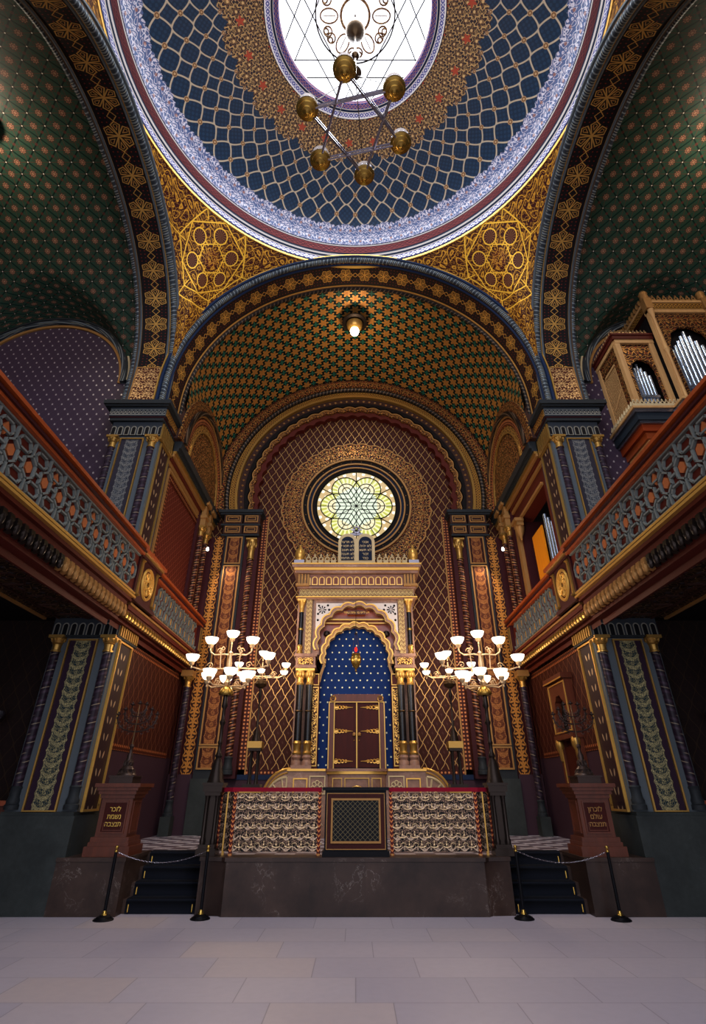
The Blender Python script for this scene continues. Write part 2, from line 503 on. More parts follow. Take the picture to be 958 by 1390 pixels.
# ------------------------------------------------------------------ mesh builder
class MB:
    def __init__(s): s.v = []; s.f = []; s.uv = []; s.mi = []; s.sm = []; s.att = None
    def poly(s, pts, uvs=None, m=0, sm=False):
        b = len(s.v); s.v += [tuple(p) for p in pts]; s.f.append(list(range(b, b + len(pts))))
        if uvs is None:
            n = Vector((0, 0, 0))
            for i in range(len(pts)):
                a = Vector(pts[i]); c = Vector(pts[(i + 1) % len(pts)]); n += a.cross(c)
            ax = max(range(3), key=lambda k: abs(n[k]))
            uvs = [(p[1], p[2]) if ax == 0 else (p[0], p[2]) if ax == 1 else (p[0], p[1]) for p in pts]
        s.uv.append([tuple(q) for q in uvs]); s.mi.append(m); s.sm.append(sm); return s
    def box(s, x0, x1, y0, y1, z0, z1, m=0, o=(0, 0, 0), M=None):
        if x0 > x1: x0, x1 = x1, x0
        if y0 > y1: y0, y1 = y1, y0
        if z0 > z1: z0, z1 = z1, z0
        P = [(x0, y0, z0), (x1, y0, z0), (x1, y1, z0), (x0, y1, z0), (x0, y0, z1), (x1, y0, z1), (x1, y1, z1), (x0, y1, z1)]
        for q, ax in (((0, 3, 2, 1), 2), ((4, 5, 6, 7), 2), ((0, 1, 5, 4), 1), ((2, 3, 7, 6), 1), ((1, 2, 6, 5), 0), ((3, 0, 4, 7), 0)):
            pts = [P[i] for i in q]; L = [(p[0] - o[0], p[1] - o[1], p[2] - o[2]) for p in pts]
            uvs = [(p[1], p[2]) if ax == 0 else (p[0], p[2]) if ax == 1 else (p[0], p[1]) for p in L]
            if M: pts = [tuple(M @ Vector(p)) for p in pts]
            s.poly(pts, uvs, m)
        return s
    def grid(s, fn, nu, nv, uvf=None, m=0, sm=True, att=None):
        for i in range(nu):
            for j in range(nv):
                q = [(i / nu, j / nv), ((i + 1) / nu, j / nv), ((i + 1) / nu, (j + 1) / nv), (i / nu, (j + 1) / nv)]
                s.poly([fn(a, b) for a, b in q], [uvf(a, b) for a, b in q] if uvf else None, m, sm)
        return s
    def lathe(s, cx, cy, prof, n=20, m=0, cap=True, ax=None):
        """prof = [(r, z)], vertical axis; uv u = turns, v = metres"""
        v0 = 0
        for (r0, z0), (r1, z1) in zip(prof, prof[1:]):
            dl = hypot(r1 - r0, z1 - z0)
            for i in range(n):
                a, b = 2 * pi * i / n, 2 * pi * (i + 1) / n
                p = [(cx + r0 * cos(a), cy + r0 * sin(a), z0), (cx + r0 * cos(b), cy + r0 * sin(b), z0),
                     (cx + r1 * cos(b), cy + r1 * sin(b), z1), (cx + r1 * cos(a), cy + r1 * sin(a), z1)]
                q = [(i / n, v0), ((i + 1) / n, v0), ((i + 1) / n, v0 + dl), (i / n, v0 + dl)]
                if r0 < 1e-5: p = p[1:]; q = q[1:]
                elif r1 < 1e-5: p = p[:3]; q = q[:3]
                s.poly(p, q, m, True)
            v0 += dl
        if cap:
            for (r, z), fl in ((prof[0], 1), (prof[-1], 0)):
                if r > 1e-4:
                    c = [(cx + r * cos(2 * pi * i / n), cy + r * sin(2 * pi * i / n), z) for i in range(n)]
                    s.poly(c[::-1] if fl else c, None, m)
        return s
    def tube(s, pts, r, n=8, m=0, closed=False, uvs=1.0):
        pts = [Vector(p) for p in pts]; N = len(pts); rs = r if isinstance(r, (list, tuple)) else [r] * N
        ring = []; nrm = None
        for i, p in enumerate(pts):
            t = (pts[(i + 1) % N] - pts[i - 1]) if closed else (pts[min(i + 1, N - 1)] - pts[max(i - 1, 0)])
            if t.length < 1e-9: t = Vector((0, 0, 1))
            t.normalize()
            if nrm is None:
                nrm = t.orthogonal().normalized()
            else:
                nrm = nrm - t * nrm.dot(t)
                nrm = nrm.normalized() if nrm.length > 1e-6 else t.orthogonal().normalized()
            b = t.cross(nrm)
            ring.append([p + (nrm * cos(2 * pi * k / n) + b * sin(2 * pi * k / n)) * rs[i] for k in range(n)])
        L = 0
        for i in range(N if closed else N - 1):
            A = ring[i]; B = ring[(i + 1) % N]; d = (pts[(i + 1) % N] - pts[i]).length
            for k in range(n):
                k2 = (k + 1) % n
                s.poly([A[k], A[k2], B[k2], B[k]], [(k / n, L), ((k + 1) / n, L), ((k + 1) / n, L + d), (k / n, L + d)], m, True)
            L += d
        if not closed:
            s.poly(ring[0][::-1], None, m); s.poly(ring[-1], None, m)
        return s
    def prism(s, poly, d0, d1, plane='y', m=0, o=(0, 0), smside=False):
        """2-D outline extruded: plane 'y' -> outline is (x,z), from y=d0 to d1 ; 'x' -> outline (y,z) ; 'z' -> (x,y)"""
        def P(q, d):
            return {'y': (q[0], d, q[1]), 'x': (d, q[0], q[1]), 'z': (q[0], q[1], d)}[plane]
        U = [(q[0] - o[0], q[1] - o[1]) for q in poly]
        s.poly([P(q, d0) for q in poly], U, m); s.poly([P(q, d1) for q in poly][::-1], U[::-1], m)
        L = 0; n = len(poly)
        for i in range(n):
            a, b = poly[i], poly[(i + 1) % n]; d = hypot(a[0] - b[0], a[1] - b[1])
            s.poly([P(a, d0), P(a, d1), P(b, d1), P(b, d0)], [(L, d0), (L, d1), (L + d, d1), (L + d, d0)], m, smside); L += d
        return s
    def strip(s, pts, w, d, n=None, m=0):
        """flat bar of width w, thickness d following pts lying in a plane with normal n"""
        n = Vector(n)
        for a, b in zip(pts, pts[1:]):
            a = Vector(a); b = Vector(b); t = (b - a).normalized(); q = n.cross(t).normalized() * (w / 2)
            e = t * (w * .35)
            A, B = a - e, b + e
            lo = [A - q, B - q, B + q, A + q]; hi = [p + n * d for p in lo]
            s.poly(hi, None, m)
            for i in range(4):
                j = (i + 1) % 4; s.poly([lo[i], lo[j], hi[j], hi[i]], None, m)
            s.poly(lo[::-1], None, m)
        return s
    def build(s, name, mats, parent=None, world=None, sharp=40):
        if not isinstance(mats, (list, tuple)): mats = [mats]
        me = bpy.data.meshes.new(name)
        v = s.v; f = s.f; uvs = s.uv
        if S < 0:
            v = [(-a, b, c) for a, b, c in v]; f = [q[::-1] for q in f]; uvs = [q[::-1] for q in uvs]
        me.from_pydata(v, [], f)
        for mt in mats: me.materials.append(MATS[mt] if isinstance(mt, str) else mt)
        L = me.uv_layers.new(name='UV'); flat = [c for q in uvs for p in q for c in p]
        L.data.foreach_set('uv', flat)
        me.polygons.foreach_set('material_index', s.mi)
        me.polygons.foreach_set('use_smooth', [bool(x) for x in s.sm])
        bm = bmesh.new(); bm.from_mesh(me)
        bmesh.ops.remove_doubles(bm, verts=bm.verts, dist=1e-5)
        bm.to_mesh(me); bm.free()
        me.set_sharp_from_angle(angle=R(sharp))
        o = bpy.data.objects.new(name, me); C.objects.link(o)
        if parent is not None:
            o.parent = parent
            mi = Matrix.Identity(4); q = parent
            loc = world_loc(parent)
            o.matrix_parent_inverse = Matrix.Translation(-loc)
        return o
def world_loc(o):
    """where an object's own frame sits (objects here are only ever translated)"""
    if o.parent is None: return Vector(o.location)
    return world_loc(o.parent) + o.matrix_parent_inverse.to_translation() + Vector(o.location)

def tag(o, label=None, cat=None, group=None, kind=None):
    if label: o['label'] = label
    if cat: o['category'] = cat
    if group: o['group'] = group
    if kind: o['kind'] = kind
    return o
def thing(name, label, cat, loc=(0, 0, 0), group=None, kind=None):
    o = bpy.data.objects.new(name, None); C.objects.link(o); o.empty_display_size = .2
    o.location = (loc[0] * S, loc[1], loc[2]); tag(o, label, cat, group, kind)
    return o
def struct(name, mb, mats, parent=None, label=None, cat=None):
    o = mb.build(name, mats, parent)
    if parent is None: o['kind'] = 'structure'
    return tag(o, label, cat)
def arcpts(cx, cz, a, b, t0, t1, n):
    return [(cx + a * cos(t0 + (t1 - t0) * i / n), cz + b * sin(t0 + (t1 - t0) * i / n)) for i in range(n + 1)]
def arch_band(mb, c, r0, r1, y0, y1, t0, t1, n=72, plane='y', m=0, k=1.0, rin=None, rout=None):
    """solid arch ring between radii r0<r1, from depth y0 (front) to y1 (back); k squashes height."""
    rin = rin or (lambda t: r0); rout = rout or (lambda t: r1)
    rm = (r0 + r1) / 2
    def P(r, t, d):
        q = (c[0] + r * cos(t), c[1] + r * sin(t) * k)
        return (q[0], d, q[1]) if plane == 'y' else (d, q[0], q[1])
    for i in range(n):
        a = t0 + (t1 - t0) * i / n; b = t0 + (t1 - t0) * (i + 1) / n
        u0, u1 = a * rm, b * rm
        h = (r1 - r0) / 2
        mb.poly([P(rin(a), a, y0), P(rin(b), b, y0), P(rout(b), b, y0), P(rout(a), a, y0)], [(u0, -h), (u1, -h), (u1, h), (u0, h)], m, False)
        mb.poly([P(rin(a), a, y0), P(rin(a), a, y1), P(rin(b), b, y1), P(rin(b), b, y0)], [(u0, 0), (u0, y1 - y0), (u1, y1 - y0), (u1, 0)], m, True)
        mb.poly([P(rout(a), a, y0), P(rout(b), b, y0), P(rout(b), b, y1), P(rout(a), a, y1)], [(u0, 0), (u1, 0), (u1, y1 - y0), (u0, y1 - y0)], m, True)
        mb.poly([P(rin(a), a, y1), P(rout(a), a, y1), P(rout(b), b, y1), P(rin(b), b, y1)], None, m, False)
    for a in (t0, t1) if abs(t1 - t0) < 6.28 else ():
        mb.poly([P(rin(a), a, y0), P(rout(a), a, y0), P(rout(a), a, y1), P(rin(a), a, y1)], None, m, False)
    return mb
def frame_y(mb, x0, x1, z0, z1, y, w, d, m=0):
    """picture frame on a wall that faces -y"""
    for b in ((x0, x1, z0, z0 + w), (x0, x1, z1 - w, z1), (x0, x0 + w, z0 + w, z1 - w), (x1 - w, x1, z0 + w, z1 - w)):
        mb.box(b[0], b[1], y - d, y, b[2], b[3], m)
    return mb
def frame_x(mb, y0, y1, z0, z1, x, w, d, m=0):
    """frame on a wall whose face looks to -x (towards the nave on the right half)"""
    for b in ((y0, y1, z0, z0 + w), (y0, y1, z1 - w, z1), (y0, y0 + w, z0 + w, z1 - w), (y1 - w, y1, z0 + w, z1 - w)):
        mb.box(x - d, x, b[0], b[1], b[2], b[3], m)
    return mb
def text_mesh(name, lines, h, gap, M, material, parent=None, ext=.004):
    """rows of letters as one flat raised mesh; M places the local xy plane (x right, y up)"""
    cu = bpy.data.curves.new(name, 'FONT'); cu.body = '\n'.join(lines); cu.size = h
    cu.align_x = 'CENTER'; cu.space_line = gap; cu.extrude = ext; cu.resolution_u = 3; cu.offset = .0006
    o = bpy.data.objects.new(name, cu); C.objects.link(o)
    bpy.context.view_layer.update()
    dg = bpy.context.evaluated_depsgraph_get()
    me = bpy.data.meshes.new_from_object(o.evaluated_get(dg)); me.transform(M)
    bpy.data.objects.remove(o); bpy.data.curves.remove(cu)
    me.materials.clear(); me.materials.append(MATS[material]); me.name = name
    o = bpy.data.objects.new(name, me); C.objects.link(o)
    if parent is not None:
        o.parent = parent; o.matrix_parent_inverse = Matrix.Translation(-world_loc(parent))
    return o
def copy_tree(o, parent=None):
    c = o.copy(); C.objects.link(c)
    if parent is not None: c.parent = parent
    for ch in [q for q in C.objects if q.parent == o]: copy_tree(ch, c)
    return c
def colonnette(parent, x, y, z0, z1, r, shaft='twisted_shaft', cap='gold', capm='slate_dark', caph=.32):
    """engaged little column: base, shaft, bell capital"""
    MB().lathe(x, y, [(r * 1.5, z0), (r * 1.5, z0 + r * .8), (r * 1.25, z0 + r), (r * 1.35, z0 + r * 1.6), (r * 1.05, z0 + r * 2.2), (r * 1.05, z0 + r * 3.6), (r * 1.2, z0 + r * 3.9), (r, z0 + r * 4.2)], 16, 0).build('base', [capm], parent)
    MB().lathe(x, y, [(r, z0 + r * 4.2), (r * .97, z1 - caph)], 16, 0, cap=False).build('shaft', [shaft], parent)
    mb = MB().lathe(x, y, [(r * 1.2, z1 - caph), (r * 1.2, z1 - caph + .03), (r * .95, z1 - caph + .04), (r * 1.05, z1 - caph * .55), (r * 1.3, z1 - caph * .5), (r * 1.15, z1 - caph * .45), (r * 1.75, z1 - .06)], 16)
    for k in range(8):
        a = 2 * pi * k / 8; q = r * 1.45
        mb.lathe(x + cos(a) * q, y + sin(a) * q, [(0, z1 - caph * .42), (r * .35, z1 - caph * .32), (r * .4, z1 - caph * .2), (0, z1 - caph * .1)], 6)
    mb.box(x - r * 1.75, x + r * 1.75, y - r * 1.75, y + r * 1.75, z1 - .06, z1)
    mb.build('capital', [cap], parent)

# ================================================================== CAMERA, LIGHT
FPX, PP = 709.0, (482, 650)
cam = bpy.data.cameras.new('camera'); co = bpy.data.objects.new('camera', cam); C.objects.link(co)
cam.sensor_fit = 'VERTICAL'; cam.sensor_height = 36; cam.sensor_width = 36; cam.lens = FPX / 1390 * 36
cam.shift_y = -(695 - PP[1]) / 1390; cam.shift_x = -(PP[0] - 479) / 1390
co.location = (0, 0, 1.75); co.rotation_euler = (pi / 2 + math.atan(422 / FPX), 0, 0)
cam.clip_end = 200
sc.camera = co
sc.view_settings.view_transform = 'Standard'; sc.view_settings.look = 'None'
sc.view_settings.exposure = 0.1; sc.view_settings.gamma = 1; sc.view_settings.use_curve_mapping = False
sc.cycles.use_denoising = True; sc.cycles.max_bounces = 7; sc.cycles.diffuse_bounces = 4
sc.cycles.sample_clamp_indirect = 6

YF, CZ, RF = 10.8, 11.2, 5.08       # chancel arch: near plane, centre height, radius
YB = 11.75                         # far edge of the arch soffit
SX0, SX1 = 5.12, 6.15              # side arch soffit in x
SYC, SZC = 6.6, 11.3               # side arch centre
SA_F, SA_B, SB = 4.25, 4.0, 3.85
RC = 5.35                          # dome centre y
def side_arch(th, da=0., db=0.):   # th 0 at the chancel pier, pi at the rear pier -> (y,z)
    a = (SA_F if cos(th) > 0 else SA_B) + da
    c = cos(th); c = math.copysign(abs(c) ** .93, c); return SYC + a * c, SZC + (SB + db) * max(0, sin(th)) ** .93
def spiral_path():
    pass
# ================================================================== FLOOR, PLATFORM
floor = struct('floor', MB().box(-12.2, 12.2, -6, 11.6, -.3, 0, o=(.2, 10.75, 0)), ['floor_stone'])
pl = MB()
pl.box(-5.0, 5.0, 12.0, 16.6, 0, .76, 0, o=(0, 12, 0))
pl.box(-2.6, 2.6, 10.95, 12.0, 0, .76, 0, o=(0, 12, 0))
pl.box(3.86, 5.0, 10.95, 12.0, 0, .76, 0, o=(0, 12, 0)); pl.box(-5.0, -3.86, 10.95, 12.0, 0, .76, 0, o=(0, 12, 0))
struct('platform_floor', pl, ['checker_stone'])
fb = MB()
fb.prism([(-2.15, 10.75), (2.15, 10.75), (2.22, 10.82), (2.6, 10.86), (2.6, 11.2), (-2.6, 11.2), (-2.6, 10.86), (-2.22, 10.82)], 0, .72, 'z')
fb.prism([(-2.17, 10.72), (2.17, 10.72), (2.24, 10.80), (2.62, 10.84), (2.62, 11.2), (-2.62, 11.2), (-2.62, 10.84), (-2.24, 10.80)], .72, .775, 'z')
struct('platform_wall_front', fb, ['marble_dark'])
for S in (1, -1):
    sw = MB().box(3.84, 4.98, 10.75, 12.0, 0, .72).box(3.82, 4.98, 10.72, 12.0, .72, .775)
    struct('platform_wall_' + ('right' if S > 0 else 'left'), sw, ['marble_dark'])
    # stairs
    st = MB()
    ed = [(11.0, .19), (11.28, .38), (11.56, .57), (11.84, .76)]
    for i, (y, z) in enumerate(ed):
        st.box(2.6, 3.84, y, 12.05, z - .19, z if i < 3 else .755)
    sto = struct('stairs_' + ('right' if S > 0 else 'left'), st, ['marble_dark'])
    side = 'right' if S > 0 else 'left'
    rn = thing('stair_carpet', 'dark blue carpet runner covering the %s flight of platform steps' % side, 'carpet', (3.2, 10.98, 0), 'carpet runners on the platform steps')
    cp = MB(); w0, w1 = 2.63, 3.78
    prof = [(10.985, .0)]
    for y, z in ed: prof += [(y - .02, z - .03), (y - .012, z + .004), (y + .0, z + .012)] + ([(y + .262, z + .012)] if z < .7 else [(12.02, z + .016)])
    pts = prof; th = .014
    for (ya, za), (yb, zb) in zip(pts, pts[1:]):
        cp.poly([(w0, ya, za), (w1, ya, za), (w1, yb, zb), (w0, yb, zb)], None, 0)
    cp.poly([(w0, y, z) for y, z in [(10.985, 0)]] + [(w1, 10.985, 0), (w1, 11.0, 0), (w0, 11.0, 0)], None, 0)
    for w in (w0, w1):
        for y, z in ed: cp.poly([(w, y - .02, z - .19), (w, y - .02, z - .03), (w, y, z + .012), (w, y + .25, z + .012), (w, y + .25, z - .19)], None, 0)
    cp.build('runner', ['carpet'], rn)
    for y, z in ed:
        for xx in (w0 + .05, w1 - .05):
            MB().tube([(xx, y - .035, z - .155), (xx, y - .03, z - .06)], .011, 6).lathe(xx, y - .033, [(0, z - .17), (.016, z - .16), (0, z - .145)], 8).build('rod_clip', ['brass'], rn)

# ================================================================== OUTER SHELL (keeps the hall dark outside the openings)
S = 1
sh = MB()
sh.box(-13.5, 13.5, 17.4, 17.8, -.3, 24).box(-13.9, -13.5, -6, 17.8, -.3, 24).box(13.5, 13.9, -6, 17.8, -.3, 24)
struct('wall_outer', sh, ['outer_shell'])
ro = MB(); n = 48
for i in range(n):   # roof slab with a round hole over the oculus
    a, b = 2 * pi * i / n, 2 * pi * (i + 1) / n
    def sq(t):
        k = 13.6 / max(abs(cos(t)), abs(sin(t))); return (k * cos(t), RC + k * sin(t))
    for zz, fl in ((21.2, 0), (21.5, 1)):
        q = [(2.5 * cos(a), RC + 2.5 * sin(a), zz), (2.5 * cos(b), RC + 2.5 * sin(b), zz), (*sq(b), zz), (*sq(a), zz)]
        ro.poly(q if fl else q[::-1])
struct('ceiling_roof', ro, ['outer_shell'])

# ================================================================== DOME
def dome_pt(ph, psi, dr=0): return (DR * cos(psi) * cos(ph), RC + DR * cos(psi) * sin(ph), 16.95 + DB * sin(psi))
DR, DB = 5.34, 1.4915
PSI1 = math.acos(2.27 / DR); NC = 50
def build_dome():
    nu, nv = 224, 28; mb = MB(); vs = []
    hv = []; r_ = []
    # conformal height
    steps = [PSI1 * j / nv for j in range(nv + 1)]; cv = [0.0]
    for a, b in zip(steps, steps[1:]):
        m_ = (a + b) / 2; ds = sqrt((DR * sin(m_)) ** 2 + (DB * cos(m_)) ** 2) * (b - a)
        cv.append(cv[-1] + ds / (DR * cos(m_)) * NC / (2 * pi))
    tot = sum(sqrt((DR * sin((a + b) / 2)) ** 2 + (DB * cos((a + b) / 2)) ** 2) * (b - a) for a, b in zip(steps, steps[1:]))
    ac = [0.0]
    for a, b in zip(steps, steps[1:]):
        m_ = (a + b) / 2; ac.append(ac[-1] + sqrt((DR * sin(m_)) ** 2 + (DB * cos(m_)) ** 2) * (b - a) / tot)
    jj = next(k for k in range(nv) if ac[k + 1] > .183); v00 = cv[jj] + (cv[jj + 1] - cv[jj]) * (.183 - ac[jj]) / (ac[jj + 1] - ac[jj])
    me = bpy.data.meshes.new('ceiling_dome'); V = []; F = []; UVs = []
    for j in range(nv + 1):
        for i in range(nu): V.append(dome_pt(2 * pi * i / nu, steps[j])); hv.append(ac[j])
    for j in range(nv):
        for i in range(nu):
            i2 = (i + 1) % nu; F.append((j * nu + i, (j + 1) * nu + i, (j + 1) * nu + i2, j * nu + i2))
            a, b = i / nu * NC, (i + 1) / nu * NC
            w0, w1 = cv[j] - v00, cv[j + 1] - v00; UVs += [a, w0, a, w1, b, w1, b, w0]
    me.from_pydata(V, [], F); L = me.uv_layers.new(name='UV'); L.data.foreach_set('uv', UVs)
    at = me.attributes.new('hh', 'FLOAT', 'POINT'); at.data.foreach_set('value', hv)
    me.materials.append(MATS['dome_lattice']); me.polygons.foreach_set('use_smooth', [True] * len(F))
    o = bpy.data.objects.new('ceiling_dome', me); C.objects.link(o); o['kind'] = 'structure'
    return o
build_dome()
def ringband(name, prof, mats_, n=128, k=1.0):
    """profile [(r, z, material index)] revolved round the dome axis, uv in metres"""
    mb = MB(); v0 = 0
    for (r0, z0, m_), (r1, z1, _) in zip(prof, prof[1:]):
        d = hypot(r1 - r0, z1 - z0); Rm = (r0 + r1) / 2
        for i in range(n):
            a, b = 2 * pi * i / n, 2 * pi * (i + 1) / n
            mb.poly([(r0 * cos(a), RC + r0 * sin(a), z0), (r1 * cos(a), RC + r1 * sin(a), z1), (r1 * cos(b), RC + r1 * sin(b), z1), (r0 * cos(b), RC + r0 * sin(b), z0)],
                    [(a * Rm, -d / 2), (a * Rm, d / 2), (b * Rm, d / 2), (b * Rm, -d / 2)], m_, True)
    return struct(name, mb, mats_)
ringband('trim_1', [(5.66, 16.20, 0), (5.58, 16.20, 0), (5.56, 16.25, 1), (5.55, 16.30, 2), (5.53, 16.48, 3), (5.51, 16.50, 1), (5.49, 16.57, 3),
                    (5.46, 16.61, 1), (5.45, 16.66, 4), (5.37, 16.90, 3), (5.355, 16.93, 1), (5.34, 16.96, 1)],
         ['gold_bright', 'navy', 'guilloche_white', 'white_paint', 'guilloche_red'])
zt = 16.95 + DB * sin(PSI1)
ringband('trim_2', [(2.28, zt, 1), (2.25, zt - .03, 0), (2.22, zt - .01, 2), (2.12, zt + .02, 0), (2.10, zt + .03, 1), (2.05, zt + .04, 0), (2.03, zt + .05, 3), (1.92, zt + .1, 3), (1.9, zt + .3, 3)],
         ['white_paint', 'navy', 'guilloche_white', 'guilloche_blue'])
# oculus window: glass, leading, central scroll disc
zg = zt + .24
win = thing('window_1', None, None, (0, RC, zg)); win['kind'] = 'structure'
g = MB(); n = 96
for i in range(n):
    a, b = 2 * pi * i / n, 2 * pi * (i + 1) / n
    for r0, r1 in ((0, 1.2), (1.2, 1.92)):
        q = [(r0 * cos(a), RC + r0 * sin(a), zg), (r1 * cos(a), RC + r1 * sin(a), zg), (r1 * cos(b), RC + r1 * sin(b), zg), (r0 * cos(b), RC + r0 * sin(b), zg)]
        w = [(p[0], p[1] - RC) for p in q]
        if r0 == 0: q = q[1:]; w = w[1:]
        g.poly(q, w)
g.build('glass_pane', ['oculus_glass'], win)
ld = MB()
ld.tube([(1.0 * cos(2 * pi * i / 64), RC + 1.0 * sin(2 * pi * i / 64), zg - .02) for i in range(64)], .018, 6, closed=True)
for k in range(6):
    for off in (.93, 1.33):
        a = R(60 * k + 30); d = Vector((cos(a), sin(a), 0)); t = Vector((-sin(a), cos(a), 0)); hl = sqrt(max(0, 1.88 ** 2 - off ** 2))
        p = Vector((0, RC, zg - .02)) + d * off
        ld.tube([p - t * hl, p + t * hl], .014, 5)
ld.build('leading', ['bronze'], win)
# scrolls in the middle disc
scm = MB()
for k in range(6):
    a = R(60 * k)
    pts = [((.66 + .22 * cos(q)) * cos(a) - .15 * sin(q) * sin(a), RC + (.66 + .22 * cos(q)) * sin(a) + .15 * sin(q) * cos(a), zg - .02) for q in [2 * pi * i / 24 for i in range(24)]]
    scm.tube(pts, .02, 5, closed=True)
    scm.tube([((.5 + .3 * t) * cos(a), RC + (.5 + .3 * t) * sin(a), zg - .02) for t in (0, 1)], .01, 5)
    for sg in (1, -1):
        pts = []
        for i in range(26):
            t = i / 25; th = 4.4 * pi * t; rr = .13 * (1 - t * .8)
            cx_, cy_ = .78, .30 * sg
            xx = cx_ + rr * cos(th * sg) - .1 * (1 - t); yy = cy_ + rr * sin(th * sg)
            pts.append((xx * cos(a) - yy * sin(a), RC + xx * sin(a) + yy * cos(a), zg - .02))
        scm.tube(pts, .02, 5)
scm.tube([(.36 * cos(2 * pi * i / 32), RC + .36 * sin(2 * pi * i / 32), zg - .02) for i in range(32)], .03, 6, closed=True)
scm.build('scrollwork', ['arabesque_cream'], win)

# ================================================================== PENDENTIVES, ARCHES
def rope(name, pts, r, m_='rope_molding', parent=None):
    mb = MB(); mb.tube(pts, r, 8)
    return mb
for S in (1, -1):
    sd = 'right' if S > 0 else 'left'
    def base(phi):   # phi in degrees, -90..90, 0 = side
        def side_pt(th): y, z = side_arch(th); return Vector((SX0, y, z))
        if 0 <= phi <= 45:
            t = phi / 45; th = pi / 2 * (1 - t); return side_pt(th)
        if phi > 45:
            t = (phi - 45) / 45; al = pi / 2 * t; return Vector((RF * cos(al), YF, CZ + RF * sin(al)))
        if -45 <= phi < 0:
            th = pi / 2 * (1 + (-phi) / 45); return side_pt(th)
        t = (-phi - 45) / 45; al = pi / 2 * t; return Vector((RF * cos(al), .4, CZ + RF * sin(al)))
    def pend(u, v):
        phi = -90 + 180 * u
        B = base(phi); a = R(phi); T = Vector((5.6 * cos(a), RC + 5.6 * sin(a), 16.21))
        p = B.lerp(T, v)
        # concave bulge outwards
        q = Vector((cos(a), sin(a), 0)); p += q * (.30 * sin(pi * v) * abs(sin(R(2 * phi))))
        return tuple(p)
    def puv(u, v):     # metres along the ring and down from it, origin at the middle of the star
        phi = -90 + 180 * u; a = R(phi); T = Vector((5.6 * cos(a), RC + 5.6 * sin(a), 16.21)); L_ = (T - base(phi)).length
        sd_ = (1 - v) * L_
        return ((R(phi) - (R(47) if phi > 0 else -R(47))) * (5.6 - .05 * sd_) * 1.18, (1.12 - sd_) * 1.18)
    mb = MB().grid(pend, 120, 12, puv)
    struct('ceiling_pendentive_' + sd, mb, ['pendentive_gold'])
    # side arch soffit with star band
    def sof(u, v):
        if u < .06: y, z = side_arch(0); z = 10.4 + (z - 10.4) * u / .06
        elif u > .94: y, z = side_arch(pi); z = 10.4 + (z - 10.4) * (1 - u) / .06
        else: y, z = side_arch(pi * (u - .06) / .88)
        return (SX0 + (SX1 - SX0) * v, y, z)
    def suv(u, v): return (u * 16.2, (v - .5) * (SX1 - SX0) * .92)
    mb = MB().grid(sof, 110, 1, suv)
    sa = struct('trim_3' if S > 0 else 'trim_4', mb, ['star_band'])
    # arabesque panel at the foot of the band, and mouldings
    MB().box(5.30, 5.98, YF - .02, YF + .02, 10.5, 11.72, o=(5.64, 0, 11.1)).build('foot_panel', ['arabesque_cream'], sa)
    fm = MB(); frame_y(fm, 5.28, 6.0, 10.48, 11.74, YF - .015, .03, .02); fm.build('foot_frame', ['gold_paint'], sa)
    def edge(x, dz, da=0, n=90):
        pts = [(x, SYC + SA_F + da, 10.4)]
        for i in range(n + 1):
            th = pi * i / n; y, z = side_arch(th, da, dz); pts.append((x, y, z))
        pts.append((x, SYC - SA_B - da, 10.4)); return pts
    MB().tube(edge(SX0 + .02, .02, .02), .085, 10).build('rope_edge', ['rope_molding'], sa)
    MB().tube(edge(SX0 - .06, .14, .12), .04, 6).tube(edge(SX1 - .1, .0, 0), .03, 6).tube(edge(SX0 + .15, .0, 0), .03, 6).build('fillet', ['slate'], sa)
    MB().tube(edge(SX0 - .03, .21, .19), .022, 6).build('gilt_fillet', ['gold_bright'], sa)
    MB().tube(edge(SX1 + .02, .05, .05), .07, 8).build('rope_edge', ['rope_molding'], sa)
S = 1
# chancel arch soffit
def csof(u, v):
    y = YF + (YB - YF) * v
    rr = RF - .12 * v
    if u < .05: return (rr, y, 10.4 + (CZ - 10.4) * u / .05)
    if u > .95: return (-rr, y, 10.4 + (CZ - 10.4) * (1 - u) / .05)
    a = pi * (u - .05) / .9; return (rr * cos(a), y, CZ + rr * sin(a))
ca = struct('trim_5', MB().grid(csof, 110, 1, lambda u, v: ((u - .5) * 17.6, (v - .5) * (YB - YF))), ['star_band_brown'])
def cedge(rr, y, n=90): return [(rr, y, 10.4)] + [(rr * cos(pi * i / n), y, CZ + rr * sin(pi * i / n)) for i in range(n + 1)] + [(-rr, y, 10.4)]
MB().tube(cedge(RF + .03, YF - .02), .08, 10).build('rope_edge', ['rope_molding'], ca)
MB().tube(cedge(RF + .15, YF - .06), .05, 6).tube(cedge(RF - .03, YF + .1), .035, 6).build('fillet', ['navy'], ca)
MB().tube(cedge(RF + .24, YF - .05), .022, 6).build('gilt_fillet', ['gold_bright'], ca)
MB().tube(cedge(RF - .15, YB), .05, 8).build('bead_edge', ['rope_dark'], ca)
MB().tube(cedge(RF - .1, YB - .08), .02, 6).build('gilt_line', ['gold_paint'], ca)
